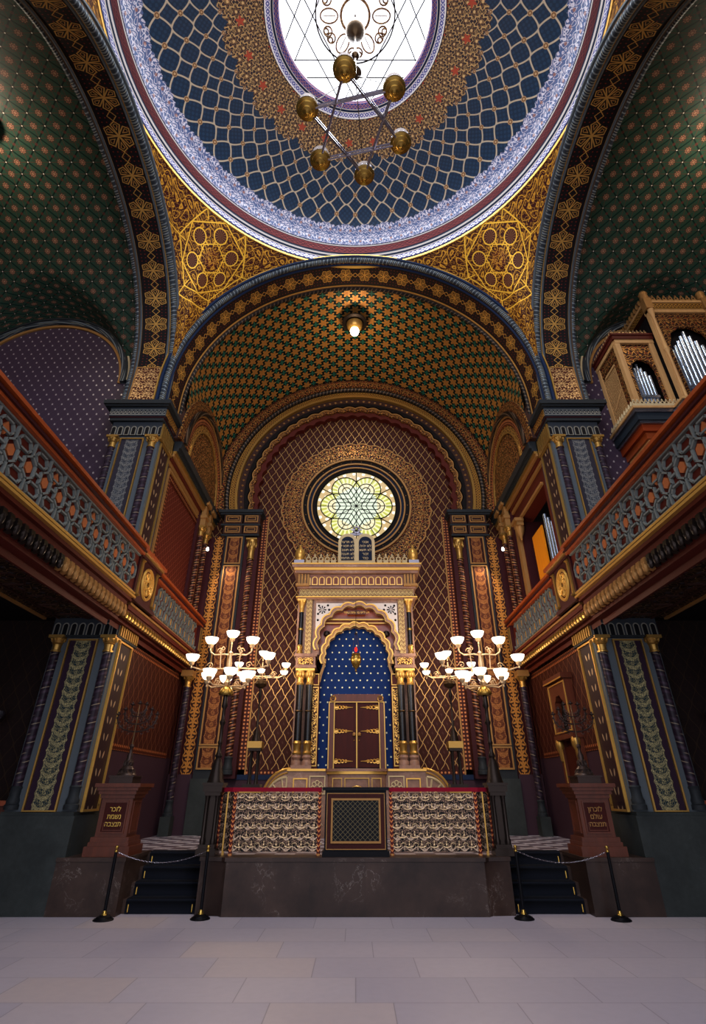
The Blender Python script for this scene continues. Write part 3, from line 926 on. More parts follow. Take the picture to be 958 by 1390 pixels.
# chancel vault
def cv_prof(v): return 4.93 + .0 * v + .12 * sin(pi * v), CZ - .45 * v
Y1 = 15.78; LC, LA, LB, LZ = 13.95, 2.28, 2.35, 9.9
def lun(y, x):
    d = 1 - ((y - LC) / LA) ** 2
    return (LZ + LB * sqrt(d) + .55 * max(0, 4.72 - abs(x)) ** 1.0) if d > 0 else 0
def vault(u, v):
    rr, cz = cv_prof(v); a = pi * (-.1 + 1.2 * u); y = YB - .02 + (Y1 - YB) * v
    x = rr * cos(a); z = cz + rr * sin(a)
    x = max(-4.98, min(4.98, x))
    x = max(-4.80, min(4.80, x))
    zl = lun(y, x)
    if z < zl and abs(x) > 3.2: z = zl
    return (x, y, z)
def vuv(u, v): return ((u - .5) * 17.5, YB + (Y1 - YB) * v)
struct('ceiling_chancel', MB().grid(vault, 120, 48, vuv), ['chancel_vault'])

# ================================================================== CHANCEL SIDES, PIERS, AISLES, GALLERIES
for S in (1, -1):
    sd = 'right' if S > 0 else 'left'; right = S > 0
    # ---- wall of the chancel (towards -x), plane x = 5.0
    w = MB().box(5.0, 5.4, 11.6, 16.7, 0, 2.48)
    cw = struct('wall_chancel_' + sd, w, ['purple_plain'])
    if right:
        lo = MB().box(5.0, 5.4, 11.6, 16.7, 2.48, 4.75)
        lo.build('lattice_band', ['chancel_wall'], cw)
        up = MB().box(5.0, 5.4, 14.35, 16.7, 4.75, 9.2).box(5.0, 5.4, 11.6, 12.0, 4.75, 9.2).box(5.0, 5.4, 12.0, 14.35, 8.75, 9.2)
        up.build('upper_wall', ['red_brown'], cw)
    else:
        MB().box(5.0, 5.4, 11.6, 16.7, 2.48, 4.75).build('lattice_band', ['chancel_wall'], cw)
        MB().box(5.0, 5.4, 11.6, 16.7, 4.75, 9.2).build('upper_wall', ['gallery_wall_red'], cw)
        fm = MB(); frame_x(fm, 12.0, 14.9, 5.4, 9.0, 4.995, .1, .03); fm.build('bead_frame', ['bead_border'], cw)
        fm = MB(); frame_x(fm, 11.85, 15.05, 5.3, 9.15, 4.99, .06, .05); fm.build('gilt_frame', ['gold_paint'], cw)
    MB().box(4.985, 5.0, 11.8, 15.6, 2.46, 2.58).box(4.985, 5.0, 11.8, 15.6, 4.42, 4.55).build('checker_border', ['bead_border'], cw)
    # cornice
    co_ = MB()
    for z0, z1, d, m_ in ((9.2, 9.3, .06, 0), (9.3, 9.42, .1, 1), (9.42, 9.5, .16, 0), (9.5, 9.58, .2, 2), (9.58, 9.68, .24, 3), (9.68, 9.9, .3, 3)):
        co_.box(5.0 - d, 5.4, 11.7, 16.3, z0, z1, m_)
    co_.build('cornice', ['gold_paint', 'red_brown', 'gold', 'slate_dark'], cw)
    # lunette wall above
    lw = MB(); lw.prism([(LC + 2.42 * cos(pi * i / 30), 9.9 + 2.42 * LB / LA * sin(pi * i / 30)) for i in range(31)], 4.74, 5.1, 'x')
    lo_ = struct('wall_lunette_' + sd, lw, ['brown_plain'])
    def lring(r0, r1, d, mt, nm):
        mb = MB()
        arch_band(mb, (LC, LZ), r0, r1, 4.74 - d, 4.76, 0, pi, 48, 'x', 0, LB / LA)
        mb.build(nm, [mt], lo_)
    arch_band_d = MB(); arch_band(arch_band_d, (LC, LZ), .02, 1.55, 4.715, 4.75, 0, pi, 40, 'x', 0, LB / LA); arch_band_d.build('tympanum', ['arabesque_brown'], lo_)
    lring(1.5, 1.56, .06, 'gold', 'gilt_arch'); lring(1.56, 1.75, .03, 'arabesque_gold', 'arch_band')
    lring(1.75, 1.95, .06, 'bead_border', 'arch_band'); lring(1.97, 2.02, .09, 'gold_paint', 'gilt_arch')
    lring(2.02, 2.16, .12, 'rope_dark', 'bead_arch'); lring(2.16, 2.46, .05, 'arabesque_brown', 'outer_band')
    # ---- corner cluster with two colonnettes, upper and lower
    cc = thing('corner_column', 'pair of slender patterned columns in the %s corner of the chancel' % sd, 'column', (4.8, 15.5, .76), 'corner columns of the chancel')
    colonnette(cc, 4.72, 15.62, 1.17, 4.55, .085, 'twisted_shaft')
    MB().box(4.6, 4.86, 15.48, 15.8, .76, 1.17).build('plinth', ['grey_green'], cc)
    MB().box(4.58, 4.9, 15.45, 15.84, 4.5, 4.66).build('impost', ['gold_paint'], cc)
    for yy in (15.0, 15.6):
        colonnette(cc, 4.86, yy, 6.0, 8.9, .085, 'twisted_shaft_brown')
        b = MB().box(4.74, 4.98, yy - .13, yy + .13, 8.9, 9.15).box(4.7, 4.98, yy - .17, yy + .17, 9.15, 9.25).box(4.76, 4.98, yy - .11, yy + .11, 9.25, 9.6).box(4.68, 4.98, yy - .2, yy + .2, 9.6, 9.72)
        b.build('impost', ['gold_paint'], cc)
    MB().box(4.9, 4.99, 14.75, 15.9, 5.95, 9.5).build('backing', ['maroon'], cc)
    MB().box(4.88, 4.92, 15.25, 15.35, 6.0, 9.0).build('gilt_strip', ['gold_paint'], cc)
    MB().lathe(4.72, 15.5, [(0, 8.30), (.04, 8.31), (.05, 8.36), (.03, 8.42), (0, 8.43)], 12).build('spot_lamp', ['spot_glow'], cc)

    # ---- PIER
    pr_ = thing('pier', 'tall %s pier of slate blue panels with leaf ornament between hall and chancel' % sd, 'pillar', (5.5, 11.3, 0), 'piers flanking the chancel arch')
    MB().box(4.86, 6.22, 10.76, 11.85, 0, 1.36).box(4.9, 6.18, 10.8, 11.85, 1.36, 1.42).build('plinth', ['grey_green'], pr_)
    MB().box(4.88, 6.15, 10.85, 11.75, 1.42, 4.9).build('lower_body', ['slate'], pr_)
    MB().box(4.96, 6.15, 10.85, 11.75, 4.9, 10.05).build('upper_body', ['slate'], pr_)
    for (x0, x1, z0, z1, mt, nm) in ((5.26, 5.80, 1.44, 4.36, 'leaf_chain', 'lower'), (5.36, 5.9, 5.9, 9.36, 'leaf_chain_upper', 'upper')):
        xm = (x0 + x1) / 2
        MB().box(x0, x1, 10.835, 10.86, z0, z1, o=(xm, 0, 0)).build('leaf_panel', [mt], pr_)
        fm = MB(); frame_y(fm, x0 - .03, x1 + .03, z0 - .03, z1 + .03, 10.85, .03, .05); fm.build('gilt_frame', ['gold'], pr_)
    colonnette(pr_, 4.99, 10.84, 1.45, 4.45, .088); colonnette(pr_, 6.04, 10.84, 1.45, 4.45, .085)
    colonnette(pr_, 5.12, 10.84, 6.2, 9.42, .088); colonnette(pr_, 6.1, 10.84, 6.2, 9.42, .08)
    # inner faces (towards the centre)
    MB().box(4.865, 4.885, 11.02, 11.62, 1.44, 4.36, o=(0, 11.32, 0)).build('sprig_panel', ['sprig_panel'], pr_)
    fm = MB(); frame_x(fm, 10.98, 11.66, 1.41, 4.4, 4.88, .035, .05); fm.build('gilt_frame', ['gold_bright'], pr_)
    MB().box(4.945, 4.965, 11.0, 11.55, 5.95, 9.3, o=(0, 11.27, 0)).build('sprig_panel', ['sprig_panel'], pr_)
    fm = MB(); frame_x(fm, 10.96, 11.6, 5.92, 9.34, 4.96, .03, .05); fm.build('gilt_frame', ['gold'], pr_)
    # friezes
    MB().box(4.84, 6.2, 10.78, 11.8, 4.45, 4.82, o=(5.52, 11.3, 4.6)).build('arcade_frieze', ['arcade_grey'], pr_)
    fr_ = MB()
    for k in range(9): fr_.box(4.80, 4.86, 10.82 + k * .11, 10.88 + k * .11, 4.46, 4.8)
    fr_.build('gilt_arcade', ['gold'], pr_)
    MB().box(4.80, 6.24, 10.74, 11.84, 4.82, 4.88).box(4.82, 6.22, 10.76, 11.82, 4.42, 4.46).build('string_course', ['slate_dark'], pr_)
    MB().box(4.94, 6.2, 10.78, 11.8, 9.46, 9.86, o=(5.55, 11.3, 9.62)).build('arcade_frieze', ['arcade_grey'], pr_)
    fr_ = MB()
    for k in range(9): fr_.box(4.90, 4.96, 10.82 + k * .11, 10.88 + k * .11, 9.42, 9.84)
    fr_.box(4.90, 4.96, 10.8, 11.75, 9.36, 9.42)
    fr_.build('gilt_arcade', ['gold'], pr_)
    MB().box(4.9, 6.28, 10.7, 11.86, 9.86, 9.94).box(4.88, 6.3, 10.68, 11.9, 9.94, 9.97, 1).build('string_course', ['slate_dark', 'maroon'], pr_)
    MB().box(4.86, 6.3, 10.66, 11.9, 9.97, 10.24, o=(5.6, 11.3, 10.1)).build('rosette_band', ['guilloche_grey'], pr_)
    MB().box(4.84, 4.87, 10.7, 11.9, 9.98, 10.22, o=(0, 11, 10.1)).build('gilt_band', ['guilloche_gold'], pr_)
    MB().box(4.80, 6.42, 10.58, 11.95, 10.24, 10.28).box(4.74, 6.46, 10.52, 12.0, 10.28, 10.40).build('capital_slab', ['slate_dark'], pr_)

    # ---- aisle arm: end wall, lunette, gallery vault
    gw = struct('wall_gallery_' + sd, MB().box(6.15, 12.2, 11.3, 11.7, 4.9, 14.6), ['purple_wall'])
    def vring(r0, r1, d, mt, nm):
        mb = MB(); arch_band(mb, (8.9, 11.6), r0, r1, 11.3 - d, 11.32, 0, pi, 48, 'y'); mb.build(nm, [mt], gw)
    vring(2.2, 2.28, .05, 'gold_paint', 'gilt_arch'); vring(2.28, 2.42, .12, 'rope_molding', 'bead_arch'); vring(2.42, 2.5, .16, 'slate_dark', 'dark_arch'); vring(2.5, 2.55, .18, 'cream', 'pale_fillet')
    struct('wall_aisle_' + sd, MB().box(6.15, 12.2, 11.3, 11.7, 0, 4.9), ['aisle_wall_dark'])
    def arm(u, v):   # u across in theta, v along x
        x = SX1 + (11.9 - SX1) * v; th = pi * u
        ya = (4.7 if cos(th) > 0 else 4.9); y = SYC + ya * cos(th); z = SZC + 4.35 * sin(th)
        d = 2.42 ** 2 - (x - 8.9) ** 2
        if d > 0 and y > 6.4:
            zl = 11.6 + sqrt(d) + .3 * max(0, 11.3 - y)
            z = max(z, zl) if y > 8.2 else z
        return (x, y, z)
    struct('ceiling_gallery_' + sd, MB().grid(arm, 100, 40, lambda u, v: (SX1 + 5.75 * v, u * 15.0)), ['green_vault'])
    # wall ring between side arch soffit and the larger gallery vault
    def fill(u, v):
        th = pi * u; y0, z0 = side_arch(th); ya = (4.7 if cos(th) > 0 else 4.9)
        return (SX1, y0 + (SYC + ya * cos(th) - y0) * v, z0 + (SZC + 4.35 * sin(th) - z0) * v)
    struct('trim_6' if right else 'trim_7', MB().grid(fill, 90, 1, lambda u, v: (u * 15, v * .5)), ['guilloche_red'])
    struct('wall_side_' + sd, MB().box(11.9, 12.3, -5.5, 11.5, 0, 16.2), ['purple_wall'])
    # gallery floor and the dark ceiling under it
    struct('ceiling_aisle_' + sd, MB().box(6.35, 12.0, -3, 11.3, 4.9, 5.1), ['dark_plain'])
    rear = MB().box(5.12, 6.15, -.1, .4, 5.0, 10.4)
    struct('wall_rear_' + sd, rear, ['slate'])
    # dado rail of the aisle
    dd = MB().box(6.2, 11.9, 11.18, 11.3, 0, 1.5).box(6.2, 11.9, 11.1, 11.3, 1.5, 1.58, 1)
    struct('baseboard_' + sd, dd, ['wood_dark', 'wood_orange'])
    # ---- BALCONY
    bal = thing('gallery_balcony', 'long %s gallery balcony with interlaced slate strapwork parapet and orange wooden rail' % sd, 'balcony', (4.6, 6, 5), 'gallery balconies')
    X0 = 4.42; Ye = 10.15; Ys = -2.5
    MB().box(X0 + .06, X0 + .16, Ys, Ye, 5.14, 5.94).build('panel_backing', ['red_brown'], bal)
    # strapwork: elongated hexagons in rows with linking bars
    sb = MB(); px = X0 + .06
    def pl(mb, pts, w=.028, d=.045, m=0): mb.strip([(px, y, z) for y, z in pts], w, d, (-1, 0, 0), m)
    P_ = .43; y = 2.6; zc = 5.53
    while y < Ye - .2:
        hexp = [(y + .155 * cos(R(60 * q + 30)), zc + .175 * sin(R(60 * q + 30))) for q in range(7)]
        pl(sb, hexp)
        pt = MB().prism([(y + .08 * cos(R(60 * q + 30)), zc + .09 * sin(R(60 * q + 30))) for q in range(6)][::-1], px - .03, px, 'x').build('hexagon_plate', ['copper_plate'], bal)
        if y + P_ < Ye - .1:
            for sg in (1, -1):
                zz = zc + sg * .225
                pl(sb, [(y + .06, zz), (y + .12, zz + sg * .09), (y + .31, zz + sg * .09), (y + .37, zz), (y + .31, zz - sg * .075), (y + .12, zz - sg * .075), (y + .06, zz)], .026)
                pl(sb, [(y, zc + sg * .175), (y, zc + sg * .37)], .026)
            pl(sb, [(y + .15, zc), (y + .28, zc)], .03)
            if int(y / P_) % 3 == 0: MB().prism([(y + .215 + .07 * cos(R(90 * q)), zc + .19 + .1 * sin(R(90 * q))) for q in range(4)][::-1], px - .03, px, 'x').build('diamond_plate', ['copper_plate'], bal)
        y += P_
    pl(sb, [(2.3, 5.16), (Ye - .05, 5.16)]); pl(sb, [(2.3, 5.92), (Ye - .05, 5.92)])
    sb.build('strapwork', ['strap_blue'], bal)
    rl = MB()
    rl.box(X0 - .05, X0 + .3, Ys, Ye, 5.94, 5.99, 0).box(X0 - .09, X0 + .34, Ys, Ye, 5.99, 6.03, 1).box(X0 - .04, X0 + .3, Ys, Ye, 6.03, 6.07, 2).box(X0 - .12, X0 + .36, Ys, Ye, 6.07, 6.13, 0)
    rl.build('handrail', ['wood_orange', 'maroon', 'iron_black'], bal)
    lm = MB()
    for z0, z1, x0, m_ in ((5.10, 5.14, -.02, 1), (5.06, 5.10, .0, 2), (5.02, 5.06, -.05, 1), (4.96, 5.02, .02, 0), (4.86, 4.96, .1, 0), (4.6, 4.66, .22, 0), (4.5, 4.6, .4, 0)):
        lm.box(X0 + x0, X0 + .44, Ys, Ye, z0, z1, m_)
    lm.build('lower_molding', ['red_brown', 'gold_bright', 'slate'], bal)
    MB().box(X0 + .2, X0 + .5, Ys, Ye, 4.66, 4.86).build('corbel_backing', ['red_brown'], bal)
    y = 3.4; n_ = 0
    while y < Ye - .05:
        c_ = MB(); x_ = X0 + .11
        c_.prism([(x_ + .1, 4.66), (x_ - .02, 4.70), (x_ - .07, 4.78), (x_ - .05, 4.86), (x_ + .1, 4.86)], y - .05, y + .05, 'y')
        c_.lathe(x_ - .04, y, [(0, 4.62), (.035, 4.65), (.05, 4.72), (.03, 4.8), (0, 4.82)], 8)
        c_.build('corbel', ['bronze' if y < 7.6 else 'gold_paint'], bal); y += .17; n_ += 1
    # soffit under the balcony
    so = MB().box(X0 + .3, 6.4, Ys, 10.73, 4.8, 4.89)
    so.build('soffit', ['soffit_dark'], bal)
    # raised star pattern of the soffit
    st_ = MB(); y = 3.2
    while y < 10.4:
        cx_ = 5.5; pts = [(cx_ + (.62 if q % 2 else .36) * cos(R(30 * q)), y + .5 * (1.25 if q % 2 else .72) * sin(R(30 * q)), 4.80) for q in range(13)]
        st_.strip(pts, .035, .03, (0, 0, -1)); y += 1.15
    st_.strip([(4.95, 3, 4.80), (4.95, 10.7, 4.80)], .04, .03, (0, 0, -1)); st_.strip([(6.1, 3, 4.80), (6.1, 10.7, 4.80)], .04, .03, (0, 0, -1))
    st_.build('soffit_ribs', ['brown_plain'], bal)
    MB().box(6.36, 6.42, Ys, 10.72, 4.76, 4.86).build('soffit_edge', ['gold_paint'], bal)
    # pedestal with rosette at the pier, then the lower chancel run
    XA = 4.46
    pd = MB().box(XA - .02, XA + .4, 10.15, 11.3, 5.06, 5.94).box(XA - .06, XA + .4, 10.12, 11.33, 5.0, 5.08).box(XA - .06, XA + .4, 10.12, 11.33, 5.92, 5.98)
    pd.build('pedestal', ['maroon'], bal)
    MB().box(XA - .1, XA + .4, 10.08, 11.36, 5.98, 6.02, 0).box(XA - .14, XA + .4, 10.04, 11.4, 6.02, 6.09, 1).build('pedestal_cap', ['gold', 'wood_orange'], bal)
    for yy in (10.28, 11.16):
        pg = MB().box(XA - .05, XA - .01, yy - .04, yy + .04, 5.12, 5.9)
        for zz in (5.14, 5.86): pg.lathe(XA - .04, yy, [(0, zz - .05), (.06, zz), (0, zz + .05)], 8)
        pg.build('gilt_pilaster', ['gold'], bal)
    ros = MB(); cyy, czz = 10.72, 5.5
    for r_, w_ in ((.29, .035), (.2, .03), (.1, .03)):
        ros.tube([(XA - .03, cyy + r_ * cos(q * 2 * pi / 28), czz + r_ * 1.08 * sin(q * 2 * pi / 28)) for q in range(28)], w_, 6, closed=True)
    for q in range(8):
        a = q * pi / 4; ros.tube([(XA - .03, cyy + .06 * cos(a), czz + .06 * sin(a)), (XA - .05, cyy + .22 * cos(a), czz + .23 * sin(a))], [.03, .02], 6)
    ros.build('rosette', ['gold_bright'], bal)
    # chancel run
    Yc0, Yc1 = 11.33, 15.1
    MB().box(XA + .08, XA + .2, Yc0, Yc1, 5.1, 5.82).build('panel_backing', ['red_brown'], bal)
    sb = MB(); ins = MB(); px = XA + .08; y = Yc0 + .25
    def stud(yc, z0, z1, w): MB().box(px - .03, px, yc - w / 2, yc + w / 2, z0, z1).build('gilt_stud', ['gold_bright'], bal)
    while y < Yc1 - .2:
        for zc, off in ((5.28, 0), (5.64, .2)):
            yc = y + off
            if yc > Yc1 - .2: continue
            hexp = [(yc + .12 * cos(R(60 * q + 30)), zc + .15 * sin(R(60 * q + 30))) for q in range(7)]
            pl(sb, hexp, .026); up_ = 1 if zc < 5.5 else -1
            stud(yc, zc - .07, zc + .07, .05)
            pl(sb, [(yc, zc + .15 * up_), (yc, zc + .25 * up_)], .026)
            pl(sb, [(yc + .105, zc - .07 * up_), (yc + .2, zc - .17 * up_), (yc + .295, zc - .07 * up_)], .026)
        y += .4
    sb.build('strapwork', ['strap_blue'], bal)
    rl = MB()
    rl.box(XA - .02, XA + .4, Yc0, Yc1 + .25, 5.82, 5.87, 0).box(XA - .06, XA + .5, Yc0, Yc1 + .3, 5.87, 5.91, 1).box(XA, XA + .4, Yc0, Yc1 + .25, 5.91, 5.95, 2).box(XA - .08, XA + .5, Yc0, Yc1 + .3, 5.95, 6.01, 0)
    rl.build('handrail', ['wood_orange', 'maroon', 'iron_black'], bal)
    lm = MB()
    for z0, z1, x0, m_ in ((5.06, 5.10, .03, 1), (5.0, 5.06, .0, 0), (4.96, 5.0, .06, 1), (4.88, 4.96, .1, 0), (4.84, 4.88, .14, 0), (4.66, 4.71, .28, 0), (4.56, 4.66, .4, 0)):
        lm.box(XA + x0, XA + .40, Yc0 - 1.0, Yc1 + .25, z0, z1, m_)
    lm.box(XA + .2, XA + .40, Yc0 - 1.0, Yc1 + .25, 4.71, 4.84, 0)
    lm.build('lower_molding', ['red_brown', 'gold_paint', 'slate'], bal)
    y = 10.25
    while y < Yc1 + .2:
        c_ = MB(); x_ = XA + .16
        c_.prism([(x_ + .08, 4.71), (x_ - .02, 4.73), (x_ - .06, 4.79), (x_ - .04, 4.84), (x_ + .08, 4.84)], y - .045, y + .045, 'y')
        c_.lathe(x_ - .03, y, [(0, 4.68), (.03, 4.70), (.04, 4.75), (0, 4.8)], 8)
        c_.build('corbel', ['gold'], bal); y += .155
    # end block of the balcony near the apse
    eb = MB().box(XA - .02, 5.0, Yc1, Yc1 + .22, 5.06, 5.82)
    eb.build('end_block', ['maroon'], bal)
    fm = MB(); frame_x(fm, Yc1 + .02, Yc1 + .2, 5.12, 5.76, XA - .02, .025, .02); fm.build('gilt_frame', ['gold'], bal)
S = 1

# ================================================================== APSE WALL, ARCH ORDERS, ROSE WINDOW
aw = struct('wall_apse', MB().box(-5.4, 5.4, 16.3, 16.7, 0, 16.2), ['apse_wall'])
MB().box(-5.0, 5.0, 16.26, 16.31, .76, 2.0).build('dado', ['purple_plain'], aw)
MB().box(-3.3, 3.3, 16.24, 16.3, 1.98, 2.1).build('dado_rail', ['navy'], aw)
for S in (1, -1):
    fm = MB()
    fm.box(3.02, 3.2, 16.27, 16.3, 2.1, 9.9)
    fm.build('bead_border', ['bead_border'], aw)
    MB().box(2.97, 3.01, 16.26, 16.3, 2.1, 9.9).build('gilt_fillet', ['gold_paint'], aw)
S = 1
MB().box(-3.2, 3.2, 16.27, 16.3, 2.1, 2.22).build('bead_border', ['bead_border'], aw)
AC = (0, 10.75)
T0, T1 = -R(13.5), pi + R(13.5)
ao = struct('trim_8', arch_band(MB(), AC, 4.86, 5.6, 15.86, 16.3, T0 * .9, pi - T0 * .9, 72), ['brown_plain'])
def order(nm, r0, r1, y0, mt, **k):
    t = -math.asin(min(.99, .87 / ((r0 + r1) / 2)))
    arch_band(MB(), AC, r0, r1, y0, 16.3, t, pi - t, k.pop('n', 96), **k).build(nm, [mt], ao)
order('flower_band', 4.52, 4.88, 15.74, 'arabesque_brown')
order('dark_cove', 4.36, 4.52, 15.86, 'dark_plain')
order('check_band', 4.16, 4.36, 15.84, 'guilloche_gold')
order('gilt_fillet', 4.08, 4.16, 15.78, 'gold')
order('plain_band', 3.86, 4.08, 15.92, 'brown_plain')
order('lambrequin', 3.72, 3.87, 15.9, 'dark_plain', n=288, rin=lambda t: 3.70 + .07 * abs(sin(t * 24)))
order('gilt_lambrequin', 3.66, 3.72, 15.93, 'gold_paint', n=288, rin=lambda t: 3.62 + .08 * abs(sin(t * 24)), rout=lambda t: 3.66 + .08 * abs(sin(t * 24)))
order('lambrequin', 3.5, 3.7, 15.98, 'arabesque_brown', n=288, rin=lambda t: 3.52 + .07 * abs(sin(t * 24)))
order('scalloped_edge', 3.34, 3.5, 16.08, 'red_brown', n=288, rin=lambda t: 3.34 + .1 * abs(sin(t * 24 + .78)), rout=lambda t: 3.6)
bd = MB(); t = -math.asin(.87 / 4.44)
bd.tube([(4.44 * cos(t + (pi - 2 * t) * i / 120), 15.78, 10.75 + 4.44 * sin(t + (pi - 2 * t) * i / 120)) for i in range(121)], .075, 8)
bd.build('bead_arch', ['rope_dark'], ao)
bd = MB()
for i in range(64):
    a = t + (pi - 2 * t) * (i + .5) / 64
    bd.lathe(3.97 * cos(a), 15.93, [(0, 10.75 + 3.97 * sin(a) - .05), (.06, 10.75 + 3.97 * sin(a)), (0, 10.75 + 3.97 * sin(a) + .05)], 6)
bd.build('boss_row', ['gold_paint'], ao)
# responds that carry the arch orders
for S in (1, -1):
    sd = 'right' if S > 0 else 'left'
    rs = thing('apse_pilaster', '%s pilaster beside the apse with framed leaf panel, palmette strip and stepped gilt capital' % sd, 'pilaster', (4.0, 16.1, .76), 'pilasters of the apse')
    MB().box(3.2, 4.96, 16.0, 16.3, 2.0, 9.0).box(3.66, 4.3, 15.9, 16.1, 2.0, 9.0, 1).build('shaft_body', ['maroon', 'slate_dark'], rs)
    MB().box(3.6, 4.34, 15.86, 16.3, .76, 2.0).build('plinth', ['grey_green'], rs)
    MB().box(4.34, 4.97, 15.94, 16.3, .76, 2.1).build('side_plinth', ['purple_plain'], rs)
    MB().box(4.36, 4.66, 15.95, 16.0, 2.05, 9.0, o=(4.51, 0, 0)).build('palmette_strip', ['palmette_strip'], rs)
    for z0, z1 in ((2.25, 2.72), (2.82, 7.92), (8.05, 8.92)):
        MB().box(3.76, 4.2, 15.88, 15.91, z0, z1, o=(3.98, 0, 0)).build('leaf_panel', ['leaf_chain_brown'], rs)
        fm = MB(); frame_y(fm, 3.72, 4.24, z0 - .04, z1 + .04, 15.9, .04, .04); fm.build('gilt_frame', ['gold_paint'], rs)
    colonnette(rs, 3.42, 15.98, 2.1, 8.9, .1, 'twisted_shaft_brown', caph=.7)
    MB().lathe(3.42, 15.98, [(.115, 4.2), (.13, 4.24), (.13, 4.34), (.115, 4.38)], 14).build('shaft_ring', ['gold_paint'], rs)
    cb = MB()
    cb.box(3.2, 4.46, 15.86, 16.3, 9.0, 9.06, 0).box(3.22, 3.74, 15.84, 16.3, 9.06, 9.36, 1).box(3.78, 4.4, 15.84, 16.3, 9.06, 9.36, 1)
    cb.box(3.18, 4.5, 15.82, 16.3, 9.36, 9.42, 0).box(3.2, 3.74, 15.8, 16.3, 9.42, 9.74, 1).box(3.8, 4.4, 15.8, 16.3, 9.42, 9.74, 1).box(3.14, 4.54, 15.76, 16.3, 9.74, 9.8, 0).box(3.1, 4.6, 15.7, 16.3, 9.8, 9.9, 0)
    cb.build('capital_block', ['slate_dark', 'brown_plain'], rs)
    for x0, x1 in ((3.26, 3.7), (3.84, 4.34)):
        for z0, z1, yy in ((9.09, 9.33, 15.84), (9.46, 9.7, 15.8)):
            fm = MB(); frame_y(fm, x0, x1, z0, z1, yy, .03, .03); frame_y(fm, x0 + .08, x1 - .08, z0 + .06, z1 - .06, yy, .018, .03); fm.build('gilt_frame', ['gold_paint'], rs)
S = 1
# medallion round the window
WX, WZ, WY = .04, 10.32, 16.3
md = struct('trim_9', arch_band(MB(), (WX, WZ), 1.9, 2.6, WY - .07, WY, 0, 2 * pi, 240, rout=lambda t: 2.55 + .07 * abs(sin(t * 16))), ['arabesque_brown'])
arch_band(MB(), (WX, WZ), 2.56, 2.62, WY - .09, WY, 0, 2 * pi, 240, rin=lambda t: 2.53 + .07 * abs(sin(t * 16)), rout=lambda t: 2.57 + .07 * abs(sin(t * 16))).build('lobed_fillet', ['gold_paint'], md)
hw_ = MB()
for k in range(24):
    a = 2 * pi * (k + .5) / 24
    for dr, rr in ((0, .12), (.16, .07)):
        cx_, cz_ = WX + (2.22 + dr) * cos(a), WZ + (2.22 + dr) * sin(a)
        hw_.tube([(cx_ + rr * cos(q * pi / 7), WY - .08, cz_ + rr * sin(q * pi / 7)) for q in range(14)], .012, 5, closed=True)
hw_.build('scroll_rings', ['gold_paint'], md)
w2 = thing('window_2', 'round stained glass window with interlaced star leading high on the apse wall', 'window', (WX, WY, WZ), kind='structure')
for r0, r1, y0, mt, nm in ((1.86, 1.92, WY - .16, 'gold_paint', 'gilt_ring'), (1.72, 1.86, WY - .1, 'dark_plain', 'dark_ring'), (1.67, 1.72, WY - .13, 'gold_paint', 'gilt_ring'), (1.58, 1.67, WY - .06, 'navy_deep', 'dark_ring'), (1.54, 1.58, WY - .08, 'gold_paint', 'gilt_ring'), (1.4, 1.54, WY - .03, 'dark_plain', 'dark_ring')):
    arch_band(MB(), (WX, WZ), r0, r1, y0, WY + .02, 0, 2 * pi, 96).build(nm, [mt], w2)
bt = MB()
for k in range(30):
    a = 2 * pi * k / 30; bt.lathe(WX + 1.79 * cos(a), WY - .11, [(0, WZ + 1.79 * sin(a) - .022), (.022, WZ + 1.79 * sin(a)), (0, WZ + 1.79 * sin(a) + .022)], 6)
bt.build('studs', ['gold_paint'], w2)
gp = MB(); n = 64
gp.poly([(WX + 1.42 * cos(2 * pi * i / n), WY - .02, WZ + 1.42 * sin(2 * pi * i / n)) for i in range(n)], [(1.42 * cos(2 * pi * i / n), 1.42 * sin(2 * pi * i / n)) for i in range(n)])
gp.build('glass_pane', ['rose_glass'], w2)
le = MB(); yl = WY - .035
def P2(x, z): return (WX + x, yl, WZ + z)
def lt(pts, r=.016, closed=False): le.tube([P2(*q) for q in pts], r, 5, closed=closed)
lt([(1.40 * cos(2 * pi * i / 48), 1.40 * sin(2 * pi * i / 48)) for i in range(48)], .02, True)
for k in range(6):
    a = R(60 * k); ca_, sa_ = cos(a), sin(a)
    def ro(t, o): return (t * ca_ - o * sa_, t * sa_ + o * ca_)
    for w_, c_ in ((.14, .70), (.29, .70), (.49, .77)):
        for sg in (1, -1):
            t0_ = w_ * .577; t1_ = max(c_, w_ * 1.0)
            lt([ro(t0_, sg * w_), ro(t1_, sg * w_)], .015 if w_ < .4 else .019)
        lt([ro(c_ + w_ * cos(R(q)), w_ * sin(R(q))) for q in range(-90, 91, 15)], .017 if w_ < .4 else .02)
    lt([(0, 0), ro(1.4, 0)], .012)
    b = a + R(30)
    lt([(.98 * cos(b), .98 * sin(b)), (1.4 * cos(b), 1.4 * sin(b))], .016)
    lt([(0, 0), (.98 * cos(b), .98 * sin(b))], .009)
le.build('leading', ['iron_black'], w2)
# chancel ceiling lamp
vl = thing('ceiling_lamp', 'glowing glass globe lamp in a gilt ring on the vault above the ark', 'lamp', (-.02, 12.95, 15.9))
MB().lathe(-.02, 12.95, [(.1, 16.12), (.14, 15.95), (.42, 15.86), (.44, 15.8), (.34, 15.77), (.3, 15.8), (.1, 15.84)], 28).build('rim', ['bronze'], vl)
MB().lathe(-.02, 12.95, [(.05, 15.82), (.28, 15.76), (.26, 15.62), (.2, 15.52), (.15, 15.5)], 24).build('reflector', ['gold_bright'], vl)
MB().lathe(-.02, 12.95, [(.06, 15.6), (.13, 15.52), (.16, 15.42), (.13, 15.31), (.06, 15.25), (0, 15.24)], 20).build('glass_globe', ['bulb_glow'], vl)

